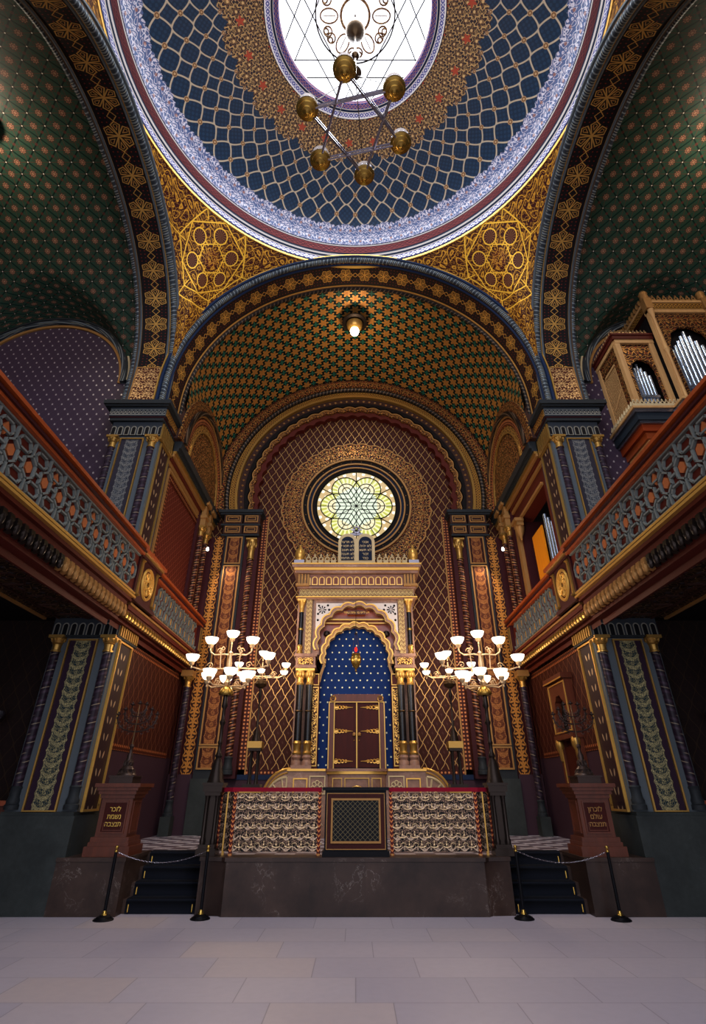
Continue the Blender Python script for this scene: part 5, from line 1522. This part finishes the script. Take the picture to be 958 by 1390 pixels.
def candelabrum(name, label, x, y, big, group):
    t = thing(name, label, 'candelabrum', (x, y, PZ), group)
    if big:
        pz = 1.86
        p = MB().box(x - .17, x + .17, y - .17, y + .17, PZ, PZ + .1).box(x - .14, x + .14, y - .14, y + .14, PZ + .1, PZ + .16)
        for dx in (-.09, .09):
            for dy in (-.09, .09): p.lathe(x + dx, y + dy, [(.045, PZ + .16), (.05, PZ + .22), (.035, PZ + .26), (.034, pz - .26), (.045, pz - .2)], 12)
        p.box(x - .06, x + .06, y - .06, y + .06, PZ + .16, pz - .2, 0)
        p.box(x - .14, x + .14, y - .14, y + .14, pz - .2, pz - .14).box(x - .17, x + .17, y - .17, y + .17, pz - .14, pz - .04).box(x - .19, x + .19, y - .19, y + .19, pz - .04, pz)
        p.build('pedestal', ['bronze'], t)
        z1, zt, zC = 3.36, 4.50, 3.72
        sh = MB().lathe(x, y, [(.16, pz), (.14, pz + .05), (.08, pz + .34), (.05, pz + .4), (.07, pz + .44), (.04, pz + .5), (.03, pz + .62), (.05, pz + .66), (.035, pz + .7), (.03, pz + .95), (.05, pz + .98), (.06, pz + 1.02), (.035, pz + 1.06), (.03, pz + 1.25), (.06, pz + 1.3), (.05, pz + 1.38), (.045, z1)], 14, cap=True)
        sh.build('post', ['bronze'], t)
        MB().lathe(x, y, [(.05, z1 - .02), (.13, z1 + .0), (.15, z1 + .03), (.14, z1 + .08), (.09, z1 + .15), (.04, z1 + .18)], 18).build('bulb_base', ['brass'], t)
        MB().lathe(x, y, [(.03, z1 + .16), (.07, z1 + .24), (.03, z1 + .3), (.045, z1 + .5), (.055, z1 + .62), (.03, z1 + .75), (.05, z1 + .82), (.012, z1 + .86), (.012, zt - .12)], 12).build('stem', ['pale_gold'], t)
        tiers = [(0, 0, 4.50, 0, 1), (R(0), .43, 4.37, 4.14, 1.0), (R(180), .43, 4.37, 4.14, 1), (R(5), .80, 4.04, 3.86, 1.0), (R(185), .80, 4.04, 3.86, 1)]
        tiers += [(R(12 + 60 * k), .44, 3.68, 3.52, 1.0) for k in range(6)]
    else:
        pz = 2.68
        p = MB().box(x - .22, x + .22, y - .22, y + .22, PZ, 1.62).box(x - .25, x + .25, y - .25, y + .25, 1.62, 1.72, 1).box(x - .2, x + .2, y - .2, y + .2, 1.72, 1.86, 0)
        for dx in (-.08, .08):
            for dy in (-.08, .08): p.lathe(x + dx, y + dy, [(.04, 1.86), (.026, 1.92), (.026, 2.5), (.04, 2.56)], 10)
        p.box(x - .15, x + .15, y - .15, y + .15, 2.54, 2.6).box(x - .17, x + .17, y - .17, y + .17, 2.6, 2.74, 1)
        p.build('pedestal', ['bronze', 'gold'], t)
        z1, zt = 3.96, 4.68
        MB().lathe(x, y, [(.12, 2.74), (.07, 2.95), (.03, 3.02), (.035, 3.2), (.02, 3.24), (.02, 3.7), (.04, 3.74), (.03, z1)], 12).build('post', ['bronze'], t)
        MB().lathe(x, y, [(.04, z1 - .02), (.13, z1 + .03), (.15, z1 + .08), (.12, z1 + .16), (.04, z1 + .2)], 16).build('bulb_base', ['brass_dark'], t)
        MB().lathe(x, y, [(.03, z1 + .18), (.04, z1 + .3), (.02, z1 + .5), (.012, zt - .1)], 10).build('stem', ['pale_gold'], t)
        tiers = [(0, 0, 4.74, 0, .88)] + [(R(180 * k - 5), .60, 4.46, 4.22, .82) for k in (0, 1)] + [(R(180 * k + 8), .58, 4.26, 4.18, .72) for k in (0, 1)] + [(R(-95), .3, 4.26, 4.16, .72)]
    ar = MB()
    for a, r, z, z0, s in tiers:
        if r: arm(ar, x, y, z0, a, r, z, s)
    if big:
        for sg in (1, -1): ar.tube([(x + sg * .18, y, 3.86), (x + sg * .21, y, 4.25), (x + sg * .17, y, 4.31), (x + sg * .13, y, 4.27), (x + sg * .15, y, 4.24)], .01, 6)
    ar.build('branches', ['pale_gold'], t)
    for a, r, z, z0, s in tiers:
        cx_, cy_ = x + r * cos(a), y + r * sin(a)
        b = MB(); cup(b, cx_, cy_, z, s); b = b.build('lamp_cup', ['pale_gold'], t)
        b2 = MB(); shade(b2, cx_, cy_, z, s); b2.build('glass_shade', ['shade_glow'], b)
    return t
for S in (1, -1):
    sd = 'right' if S > 0 else 'left'
    candelabrum('floor_candelabrum', 'tall brass candelabrum with glowing glass shades on a bronze pillar beside the %s platform steps' % sd, 2.57, 11.12, True, 'tall candelabra beside the steps')
    candelabrum('small_candelabrum', 'smaller candelabrum with glowing shades standing behind the altar rail, %s of the ark' % sd, 2.38, 14.0, False, 'small candelabra near the ark')
    l = bpy.data.lights.new('candelabrum_light', 'POINT'); l.energy = 105; l.color = (1, .80, .58); l.shadow_soft_size = .35
    lo = bpy.data.objects.new('candelabrum_light', l); C.objects.link(lo); lo.location = (2.57 * S, 11.05, 4.66)
    l = bpy.data.lights.new('small_candelabrum_light', 'POINT'); l.energy = 150; l.color = (1, .76, .52); l.shadow_soft_size = .3
    lo = bpy.data.objects.new('small_candelabrum_light', l); C.objects.link(lo); lo.location = (2.42 * S, 14.0, 4.85)

# ================================================================== PEDESTALS WITH MENORAHS
for S in (1, -1):
    sd = 'right' if S > 0 else 'left'; x, y = 4.27, 11.2
    p = thing('wooden_pedestal', 'carved brown wooden pedestal with Hebrew inscription on the marble block %s of the steps' % ('right' if S > 0 else 'left'), 'pedestal', (x, y, PZ), 'wooden pedestals')
    b = MB().box(x - .42, x + .36, y - .34, y + .34, PZ, PZ + .14).box(x - .38, x + .32, y - .3, y + .3, PZ + .14, PZ + .2).box(x - .36, x + .3, y - .28, y + .28, PZ + .2, PZ + .27)
    b.box(x - .30, x + .25, y - .24, y + .24, PZ + .27, 1.62).box(x - .33, x + .28, y - .27, y + .27, 1.62, 1.68)
    b.build('body', ['wood_dark'], p)
    MB().box(x - .36, x + .31, y - .31, y + .31, 1.68, 1.74).box(x - .39, x + .34, y - .34, y + .34, 1.74, 1.79).box(x - .43, x + .38, y - .37, y + .37, 1.79, 1.85).build('cap', ['wood_dark'], p)
    fm = MB(); frame_y(fm, x - .24, x + .19, PZ + .32, 1.58, y - .24, .025, .02)
    frame_y(fm, x - .19, x + .14, PZ + .36, PZ + .48, y - .24, .012, .012)
    fm.build('panel_frame', ['wood_dark'], p)
    MB().box(x - .215, x + .165, y - .25, y - .24, PZ + .345, 1.55).build('panel', ['wood_door'], p)
    fm = MB(); frame_x(fm, y - .18, y + .18, PZ + .32, 1.58, x - .30, .03, .02); fm.build('side_frame', ['wood_orange' if False else 'wood_dark'], p)
    MB().lathe(x + .29, y - .25, [(0, 1.5), (.02, 1.52), (0, 1.54)], 8).build('knob', ['gold'], p)
    Mx = Matrix.Translation(((x - .025) * S, y - .252, 1.42)) @ Matrix.Rotation(pi / 2, 4, 'X')
    text_mesh('inscription', [l[::-1] for l in (['לזכר', 'נשמת', 'תנצבה'] if S < 0 else ['לזכרון', 'עולם', 'תנצבה'])], .105, 1.05, Mx, 'brass' if S < 0 else 'gold_paint', p)
    # menorah
    m_ = thing('menorah', 'ornate dark bronze menorah with scrolled branches on the %s wooden pedestal' % sd, 'menorah', (x, y, 1.85), 'menorahs on wooden pedestals')
    bs = MB().box(x - .21, x + .21, y - .21, y + .21, 1.851, 1.95).box(x - .23, x + .23, y - .23, y + .23, 1.95, 1.975)
    bs.lathe(x, y, [(.18, 1.975), (.17, 2.0), (.12, 2.04), (.13, 2.08), (.06, 2.16), (.08, 2.2), (.05, 2.26), (.06, 2.3), (.03, 2.36), (.025, 2.42), (.045, 2.46), (.03, 2.5)], 14)
    for k in range(8):
        a = k * pi / 4 + .4
        bs.lathe(x + .13 * cos(a), y + .13 * sin(a), [(0, 1.97), (.03, 2.0), (.03, 2.04), (0, 2.08)], 6)
        bs.lathe(x + .07 * cos(a), y + .07 * sin(a), [(0, 2.1), (.025, 2.14), (.02, 2.2), (0, 2.24)], 6)
    bs.build('base', ['pewter'], m_)
    MB().lathe(x, y, [(.016, 2.5), (.014, 2.92), (.02, 2.95), (.012, 2.98), (.012, 3.2)], 8).build('stem', ['brass_dark'], m_)
    br = MB(); hd = MB()
    for k, r_ in enumerate((.14, .26, .38)):
        for sg in (1, -1):
            zc = 3.06 - 0.0
            pts = [(x + sg * r_ * sin(R(a)), y, 2.95 + (.0) - r_ * .62 * cos(R(a)) + .06 * (2 - k)) for a in range(0, 91, 10)]
            pts.append((x + sg * r_, y, 3.02 + .09 * (2 - k)))
            br.tube(pts, .014, 6)
            for q in range(1, 5):
                c_ = pts[2 * q]
                br.tube([(c_[0] + sg * .035 * (1 - t) * cos(8 * t), y - .01, c_[2] + .045 + .035 * (1 - t) * sin(8 * t)) for t in [i / 9 for i in range(10)]], .006, 4)
                br.tube([(c_[0] + sg * .03 * (1 - t) * cos(-8 * t), y + .01, c_[2] - .035 + .03 * (1 - t) * sin(-8 * t)) for t in [i / 9 for i in range(10)]], .006, 4)
                br.lathe(c_[0] + sg * .02, y, [(0, c_[2] + .02), (.016, c_[2] + .04), (0, c_[2] + .07)], 6)
            zt = pts[-1][2]
            hd.lathe(x + sg * r_, y, [(0, zt - .02), (.05, zt), (.052, zt + .015), (.018, zt + .02), (.02, zt + .05), (0, zt + .055)], 10)
    hd.lathe(x, y, [(0, 3.2), (.05, 3.22), (.052, 3.235), (.018, 3.24), (.02, 3.27), (0, 3.275)], 10)
    br.build('branches', ['pewter'], m_); hd.build('candle_cups', ['pewter'], m_)

S = 1
# ================================================================== ROPE STANCHIONS
posts = [(-3.93, 10.52), (-2.44, 10.60), (2.66, 10.60), (4.14, 10.50)]
names = ['black stanchion post with brass knob before the left marble block, leftmost of four', 'black stanchion post with brass knob left of the central marble plinth, beside the left steps', 'black stanchion post with brass knob right of the central marble plinth, beside the right steps', 'black stanchion post with brass knob before the right marble block, rightmost of four']
for (x, y), lb in zip(posts, names):
    t = thing('stanchion', lb, 'stanchion', (x, y, 0), 'rope stanchions before the steps')
    MB().lathe(x, y, [(.155, 0), (.155, .012), (.14, .02), (.135, .028), (.115, .03), (.11, .042), (.085, .046), (.07, .06), (.03, .07)], 28).build('base', ['iron_black'], t)
    MB().lathe(x, y, [(.05, .062), (.045, .075), (.036, .09), (.03, .12)], 16).lathe(x, y, [(.028, .87), (.03, .88), (.026, .895), (.012, .9), (.024, .915), (.03, .935), (.022, .955), (0, .962)], 16).build('brass_fittings', ['brass'], t)
    MB().lathe(x, y, [(.025, .11), (.025, .875)], 16).build('post', ['iron_black'], t)
for (a, b), lb in (((posts[0], posts[1]), 'thin brass chain hanging between the two left stanchions'), ((posts[2], posts[3]), 'thin brass chain hanging between the two right stanchions')):
    mb = MB(); n = 46
    for i in range(n):
        t = .03 + .94 * (i + .5) / n; X_ = a[0] + (b[0] - a[0]) * t; Y_ = a[1] + (b[1] - a[1]) * t
        z = .885 - .16 * 4 * t * (1 - t) ; sl = -.16 * 4 * (1 - 2 * t) / abs(b[0] - a[0])
        L_ = abs(b[0] - a[0]) / n * .75
        pts = []
        for q in range(8):
            u, w = L_ * cos(q * pi / 4), .007 * sin(q * pi / 4)
            pts.append((X_ + u, Y_ + (w if i % 2 else 0), z + u * sl + (0 if i % 2 else w)))
        mb.tube(pts, .0022, 4, closed=True)
    o = mb.build('barrier_chain', ['silver']); tag(o, lb, 'chain', 'chains between stanchions')

# ================================================================== DOME CHANDELIER
CH = (0, RC, 13.1)
ch = thing('star_chandelier', 'large brass six pointed star chandelier with six bowl lamps hanging from the dome', 'chandelier', CH)
lp = []; ZC = 13.1
for k in range(6):
    a = R(18.5 + 60 * k); lp.append((.98 * cos(a), RC + .98 * sin(a)))
for k, (x, y) in enumerate(lp):
    b = MB().lathe(x, y, [(0, ZC - .15), (.03, ZC - .145), (.05, ZC - .135), (.06, ZC - .13), (.10, ZC - .12), (.11, ZC - .09), (.165, ZC - .07), (.175, ZC - .04), (.215, ZC - .02), (.22, ZC + .02), (.18, ZC + .06), (.1, ZC + .1), (.03, ZC + .12)], 26)
    b = b.build('lamp_bowl', ['brass'], ch)
    MB().lathe(x, y, [(.10, ZC + .1), (.16, ZC + .16), (.175, ZC + .24), (.16, ZC + .26), (.13, ZC + .2), (.06, ZC + .14)], 20).build('glass_shade', ['white_paint'], b)
    g = MB()
    for q in range(14):
        a = q * 2 * pi / 14; g.lathe(x + .21 * cos(a), y + .21 * sin(a), [(0, ZC), (.014, ZC + .03), (0, ZC + .08)], 5)
    g.build('gallery_rim', ['silver'], b)
fr_ = MB()
for k in range(6):
    x0, y0 = lp[k]; x1, y1 = lp[(k + 2) % 6]
    for z in (ZC - .04, ZC + .06): fr_.tube([(x0, y0, z), (x1, y1, z)], .02, 6)
    for q in range(1, 8):
        t = q / 8; fr_.tube([(x0 + (x1 - x0) * t, y0 + (y1 - y0) * t, ZC - .04), (x0 + (x1 - x0) * t, y0 + (y1 - y0) * t, ZC + .06)], .008, 4)
fr_.build('star_frame', ['silver'], ch)
cn = MB()
for k in range(6):
    x, y = lp[k]; cn.tube([(x * .98, y, ZC + .12), (0, RC, 15.3)], .01, 5)
cn.build('stay_rods', ['brass_dark'], ch)
MB().lathe(0, RC, [(.012, 15.2), (.03, 15.25), (.12, 15.35), (.14, 15.42), (.06, 15.5), (.02, 15.55), (.02, 16.2), (.09, 16.25), (.1, 16.32), (.02, 16.4), (.02, 17.3), (.1, 17.38), (.2, 17.46), (.24, 17.56), (.12, 17.66), (.04, 17.7), (.03, 18.55)], 20).build('suspension', ['brass_dark'], ch)

# ================================================================== ORGAN IN THE RIGHT GALLERY
S = 1
og_ = thing('pipe_organ', 'carved cream and red organ case with silver pipes in the right gallery', 'organ', (8.2, 10.6, 5.1))
def opanel(mb, x0, x1, z0, z1, y, zs, hw, m=0):
    """case front with a pointed arch opening: centre xs, spring zs, half width hw"""
    xc = (x0 + x1) / 2; zt = zs + hw * 1.15
    mb.box(x0, xc - hw, y, y + .06, z0, z1, m); mb.box(xc + hw, x1, y, y + .06, z0, z1, m)
    n = 14
    for i in range(n):
        a, b = pi * i / n, pi * (i + 1) / n
        rr = lambda t: hw * (1 - .10 * abs(sin(t * 5)))
        A = (xc + rr(a) * cos(a), zs + rr(a) * 1.15 * sin(a)); B = (xc + rr(b) * cos(b), zs + rr(b) * 1.15 * sin(b))
        mb.poly([(A[0], y, A[1]), (A[0], y, z1), (B[0], y, z1), (B[0], y, B[1])], [(A[0], A[1]), (A[0], z1), (B[0], z1), (B[0], B[1])], m)
        mb.poly([(A[0], y, A[1]), (B[0], y, B[1]), (B[0], y + .06, B[1]), (A[0], y + .06, A[1])], None, m)
    return xc
# lower case
OX, OY, OZ = 6.91, 10.15, 9.72
MB().box(OX + .15, 8.2, OY + .14, 11.29, 5.12, 8.85).build('lower_case', ['arabesque_cream'], og_)
MB().box(8.0, 9.8, OY - .2, 11.29, 5.12, 8.85).build('lower_case', ['red_brown'], og_)
for x in (OX + .14, OX + .62, OX + 1.06, 8.1):
    MB().box(x, x + .09, OY + .06, OY + .16, 6.0, 8.8).box(x - .03, x + .12, OY + .03, OY + .18, 8.5, 8.85).build('pilaster', ['organ_cream'], og_)
cb = MB()
for z0, z1, d, m_ in ((8.85, 8.95, .02, 0), (8.95, 9.12, -.04, 1), (9.12, 9.3, -.12, 2), (9.3, 9.38, -.18, 3), (9.38, 9.58, -.22, 4), (9.58, 9.68, -.27, 3), (9.68, 9.74, -.3, 0)):
    cb.box(OX + .1 + d, 8.15, OY + .1 + d, 11.29, z0, z1, m_)
    cb.box(8.0 + d, 10.2, OY - .25 + d, 11.29, z0, z1, m_)
cb.build('base_cornice', ['organ_cream', 'wood_orange', 'guilloche_orange', 'silver', 'guilloche_grey'], og_)
cr = MB(); 
for k in range(12): crest_piece(cr, OX - .12 + k * .1, OY - .16, 9.74, .8)
for k in range(10):
    y_ = OY - .1 + k * .12
    cr.lathe(OX - .16, y_, [(0, 9.74), (.05, 9.79), (.03, 9.86), (0, 9.95)], 6)
cr.build('base_cresting', ['cream'], og_)
# upper case: low section
lo = MB(); opanel(lo, OX + .1, 7.88, OZ + .05, 12.0, OY, 11.1, .3)
lo.box(OX + .02, OX + .06, OY + .3, 11.0, OZ + .05, OZ + .2).box(OX + .02, OX + .06, OY + .1, 11.28, 11.6, 12.0)
lo.build('front_panel', ['arabesque_brown'], og_)
MB().box(OX + .07, 9.6, 10.5, 11.29, OZ, 11.95).build('case_interior', ['dark_plain'], og_)
ps = MB()
for (x, y) in ((OX + .05, OY - .0), (7.86, OY), (OX + .05, 11.2)):
    ps.box(x - .06, x + .07, y - .06, y + .07, OZ, 12.0)
ps.box(OX, 7.94, OY - .07, OY + .1, 11.96, 12.08).box(OX - .02, OX + .1, OY, 11.29, 11.96, 12.08)
ps.box(OX, 7.94, OY - .04, OY + .08, OZ, OZ + .1)
ps.build('case_posts', ['organ_cream'], og_)
MB().box(OX - .05, 7.95, OY - .1, 11.29, 12.08, 12.2).box(OX - .08, 7.95, OY - .13, 11.29, 12.2, 12.26).build('upper_cornice', ['red_brown'], og_)
cr = MB()
for k in range(10): crest_piece(cr, OX - .02 + k * .1, OY - .08, 12.26, .55)
for k in range(10): cr.lathe(OX - .04, OY + k * .12, [(0, 12.26), (.04, 12.3), (.03, 12.36), (0, 12.42)], 6)
cr.build('cresting', ['arabesque_cream'], og_)
# side grille facing the nave
sp = MB()
sp.box(OX + .03, OX + .06, OY + .07, OY + .32, OZ + .1, 11.9).box(OX + .03, OX + .06, 10.98, 11.2, OZ + .1, 11.9)
sp.build('side_panel', ['arabesque_brown'], og_)
gr = MB()
for k in range(12):
    y_ = OY + .34 + k * .055; gr.box(OX + .02, OX + .04, y_ - .008, y_ + .008, OZ + .3, 11.5)
for k in range(30): gr.box(OX + .02, OX + .04, OY + .32, 10.98, OZ + .3 + k * .055 - .006, OZ + .3 + k * .055 + .006)
gr.tube([(OX + .02, OY + .32, 10.7), (OX + .02, 10.98, 10.4)], .03, 6)
for zz in (OZ + .28, 11.5): gr.box(OX + .0, OX + .06, OY + .3, 11.0, zz - .03, zz + .03)
gr.build('lattice_grille', ['organ_cream'], og_)
# tall tower
TX0, TX1, TY = 7.92, 9.62, 9.9
tp = MB(); opanel(tp, TX0 + .08, TX1 - .08, OZ + .05, 12.9, TY, 11.75, .56); tp.build('front_panel', ['arabesque_brown'], og_)
MB().box(TX0 + .06, TX1, TY + .2, 11.29, OZ, 12.9).build('case_interior', ['dark_plain'], og_)
ps = MB()
for x in (TX0, TX1 - .12): ps.box(x, x + .12, TY - .08, TY + .06, OZ, 12.95)
for x in (TX0 + .06, TX1 - .06): ps.lathe(x, TY - .1, [(.06, OZ), (.07, OZ + .1), (.04, OZ + .2), (.035, 11.3), (.08, 11.45), (.05, 11.5), (.035, 12.6), (.07, 12.75), (.08, 12.9)], 10)
ps.box(TX0, TX1, TY - .06, TY + .1, 12.86, 12.98).box(TX0 - .02, TX1 + .02, TY - .1, 11.29, 13.2, 13.28).box(TX0, TX1, TY - .04, TY + .1, OZ, OZ + .1)
ps.build('case_posts', ['organ_cream'], og_)
MB().box(TX0 - .01, TX1, TY - .07, 11.28, 12.98, 13.2, o=(0, 0, 13.09)).build('tower_frieze', ['guilloche_gold'], og_)
cr = MB()
for k in range(8): crest_piece(cr, TX0 + .3 + k * .16, TY - .04, 13.28, .9)
for x in (TX0 + .06, TX1 - .06): cr.box(x - .1, x + .1, TY - .14, TY + .06, 12.95, 13.34).lathe(x, TY - .04, [(.1, 13.34), (.12, 13.4), (.1, 13.5), (.12, 13.56), (.08, 13.64), (0, 13.7)], 12)
for k in range(9): cr.lathe(TX0 - .02, TY + .1 + k * .14, [(0, 13.28), (.06, 13.33), (.04, 13.42), (0, 13.5)], 6)
cr.build('tower_cresting', ['gold_paint'], og_)
def pipe(x, y, z0, zt, r, par):
    mb = MB().lathe(x, y, [(r * .25, z0), (r, z0 + .45), (r, z0 + .5), (r, zt)], 14)
    mb.box(x - r * .5, x + r * .5, y - r - .004, y - r + .01, z0 + .5, z0 + .56)
    mb.build('organ_pipe', ['steel_pipe'], par)
xs = 7.395
for k in range(7):
    d = abs(k - 3); pipe(xs - .255 + k * .085, OY + .16, OZ + .05, 11.38 - d * .13, .04, og_)
xt = (TX0 + TX1) / 2
for k in range(9):
    d = abs(k - 4); pipe(xt - .48 + k * .12, TY + .13, OZ + .05, 12.28 - d * .17, .056, og_)
MB().box(xs - .3, xs + .3, OY + .1, OY + .14, OZ + .52, OZ + .6).box(xt - .55, xt + .55, TY + .02, TY + .06, OZ + .56, OZ + .64).build('pipe_band', ['steel_pipe'], og_)

# second organ chamber: opening in the right chancel wall with pipes and an orange board
ow = thing('organ_chamber', 'opening in the right chancel wall with an orange board and a few metal pipes', 'organ', (5.3, 13.2, 4.9))
MB().box(5.02, 6.6, 14.32, 14.36, 4.9, 8.75).box(6.2, 6.25, 12.0, 14.35, 4.9, 8.75).build('chamber_wall', ['maroon'], ow)
MB().box(5.12, 5.16, 13.02, 13.86, 5.1, 8.02).build('orange_board', ['organ_board'], ow)
for k in range(4):
    x = 5.2; y = 12.3 + k * .18
    MB().lathe(x, y, [(.02, 5.8), (.06, 6.3), (.06, 7.65 + k * .2)], 12).build('organ_pipe', ['steel_pipe'], ow)
MB().box(5.3, 6.0, 12.1, 14.3, 5.12, 5.8).build('wind_chest', ['wood_dark'], ow)
bk = MB()
bk.box(4.74, 5.0, 13.95, 14.4, 8.62, 8.72).box(4.8, 5.0, 14.0, 14.35, 8.5, 8.62).lathe(4.92, 14.18, [(0, 8.05), (.03, 8.1), (.05, 8.2), (.1, 8.3), (.13, 8.42), (.14, 8.5)], 12)
bo = bk.build('bracket', ['gold_paint'], ow)
MB().box(4.93, 5.0, 12.0, 14.4, 8.72, 8.8).box(4.9, 5.0, 14.36, 14.5, 5.9, 8.7).box(4.93, 5.0, 14.6, 14.66, 5.9, 8.7).build('opening_frame', ['gold_paint'], ow)

# ================================================================== DOORWAY IN THE RIGHT CHANCEL WALL
dw = thing('door_1', 'narrow carved wooden doorway with cusped canopy in the right chancel wall', 'door', (5.0, 13.6, .76), kind='structure')
xd = 5.0
y0, y1 = 12.75, 13.95
MB().box(4.93, 5.0, y0 + .1, y1 - .1, .77, 2.6).build('door_leaf', ['wood_door'], dw)
MB().box(4.86, 5.0, y0, y0 + .16, .77, 2.75).box(4.86, 5.0, y1 - .16, y1, .77, 2.75).box(4.84, 5.0, y0 - .02, y0 + .2, .77, 1.0).box(4.84, 5.0, y1 - .2, y1 + .02, .77, 1.0).build('jambs', ['wood_dark'], dw)
for y_ in (y0 + .08, y1 - .08): MB().lathe(4.86, y_, [(0, 2.28), (.05, 2.34), (.06, 2.5), (.1, 2.58), (.11, 2.7), (.09, 2.76)], 12).build('corbel', ['gold'], dw)
hd = MB().box(4.78, 5.0, y0 - .02, y1 + .02, 2.74, 2.84)
n = 24
yc = (y0 + y1) / 2
for i in range(n):
    a, b = pi * i / n, pi * (i + 1) / n
    f_ = lambda t: .34 - .04 * abs(sin(t * 5))
    A = (yc + f_(a) * cos(a), 3.3 + f_(a) * 1.2 * sin(a)); B = (yc + f_(b) * cos(b), 3.3 + f_(b) * 1.2 * sin(b))
    hd.poly([(4.82, A[0], A[1]), (4.82, B[0], B[1]), (4.82, B[0], 3.98), (4.82, A[0], 3.98)])
    hd.poly([(4.82, A[0], A[1]), (4.98, A[0], A[1]), (4.98, B[0], B[1]), (4.82, B[0], B[1])])
hd.box(4.82, 5.0, y0 + .02, yc - .34, 2.84, 3.98).box(4.82, 5.0, yc + .34, y1 - .02, 2.84, 3.98)
hd.box(4.74, 5.0, y0 - .04, y1 + .04, 3.98, 4.1)
hd.build('canopy', ['wood_dark'], dw)
MB().box(4.97, 4.99, yc - .36, yc + .36, 2.84, 3.75).build('canopy_back', ['dark_plain'], dw)
fm = MB(); frame_x(fm, y0 + .04, y1 - .04, 2.88, 3.94, 4.82, .03, .02); fm.box(4.73, 4.76, y0 - .04, y1 + .04, 3.98, 4.01)
fm.box(4.85, 4.87, y0 + .14, y0 + .17, .9, 2.7).box(4.85, 4.87, y1 - .17, y1 - .14, .9, 2.7)
fm.build('gilt_lines', ['gold_bright'], dw)

# gallery ceiling lamps at the edges of the view
for S in (1, -1):
    sd = 'right' if S > 0 else 'left'
    gl = thing('vault_lamp', 'dark bronze vault lamp on the green vault of the %s gallery' % sd, 'lamp', (9.0, 6.6, 15.7), 'gallery vault lamps')
    MB().lathe(9.05, 6.45, [(.1, 15.58), (.36, 15.5), (.38, 15.42), (.2, 15.34), (.1, 15.3)], 24).build('rim', ['bronze'], gl)
    MB().lathe(9.05, 6.45, [(.1, 15.31), (.15, 15.21), (.12, 15.1), (0, 15.05)], 16).build('glass_globe', ['bulb_glow'], gl)
    l = bpy.data.lights.new('vault_lamp_light', 'POINT'); l.energy = 150; l.color = (1, .82, .62); l.shadow_soft_size = .15
    lo = bpy.data.objects.new('vault_lamp_light', l); C.objects.link(lo); lo.location = (9.05 * S, 6.45, 14.85)
    # small sconce under the gallery
    sc_ = thing('wall_sconce', 'small grey wall sconce under the %s gallery at the edge of the view' % sd, 'sconce', (6.85, 11.18, 2.6), 'aisle wall sconces')
    MB().lathe(6.95, 11.0, [(.03, 2.85), (.1, 2.9), (.15, 3.0), (.16, 3.06), (.14, 3.06), (.08, 2.94), (0, 2.92)], 18).build('shade', ['silver'], sc_)
    MB().tube([(6.95, 11.18, 2.7), (6.95, 11.05, 2.7), (6.95, 11.0, 2.86)], .02, 8).build('bracket', ['bronze'], sc_)
S = 1
# ================================================================== LIGHT
w = bpy.data.worlds.new('world'); sc.world = w; w.use_nodes = True
w.node_tree.nodes['Background'].inputs[0].default_value = (.82, .87, 1.0, 1)
w.node_tree.nodes['Background'].inputs[1].default_value = 1.8
def light(nm, kind, loc, en, col, size=.3, rot=None, **k):
    l = bpy.data.lights.new(nm, kind); l.energy = en; l.color = col
    if kind == 'AREA':
        l.shape = k.get('shape', 'DISK'); l.size = size
        if 'size_y' in k: l.size_y = k['size_y']
    else: l.shadow_soft_size = size
    if kind == 'SPOT': l.spot_size = k.get('angle', 1.2); l.spot_blend = .6
    o = bpy.data.objects.new(nm, l); C.objects.link(o); o.location = loc
    if rot is not None: o.rotation_euler = rot
    return o
def aim(o, t):
    o.rotation_euler = (Vector(t) - o.location).to_track_quat('-Z', 'Y').to_euler(); return o
light('skylight', 'AREA', (0, RC, 18.35), 850, (.82, .9, 1.0), 3.5)
light('chancel_lamp_light', 'POINT', (-.02, 12.95, 15.0), 70, (1, .78, .5), .12)
# spot lamps fixed on the capitals of the chancel
for s in (1, -1):
    aim(light('capital_spot', 'SPOT', (4.45 * s, 15.3, 8.3), 150, (1, .82, .6), .06, angle=1.5), (2.2 * s, 16.3, 3.5))
    aim(light('chancel_spot', 'SPOT', (2.6 * s, 14.6, 8.4), 0, (1, .8, .55), .1, angle=1.6), (5.0 * s, 12.0, 5.4))
    # windows of the hall behind the viewer
    aim(light('rear_window_light', 'AREA', (4.5 * s, -4.5, 9.0), 420, (.78, .84, 1.0), 3.0), (-1.0 * s, 11, 8))
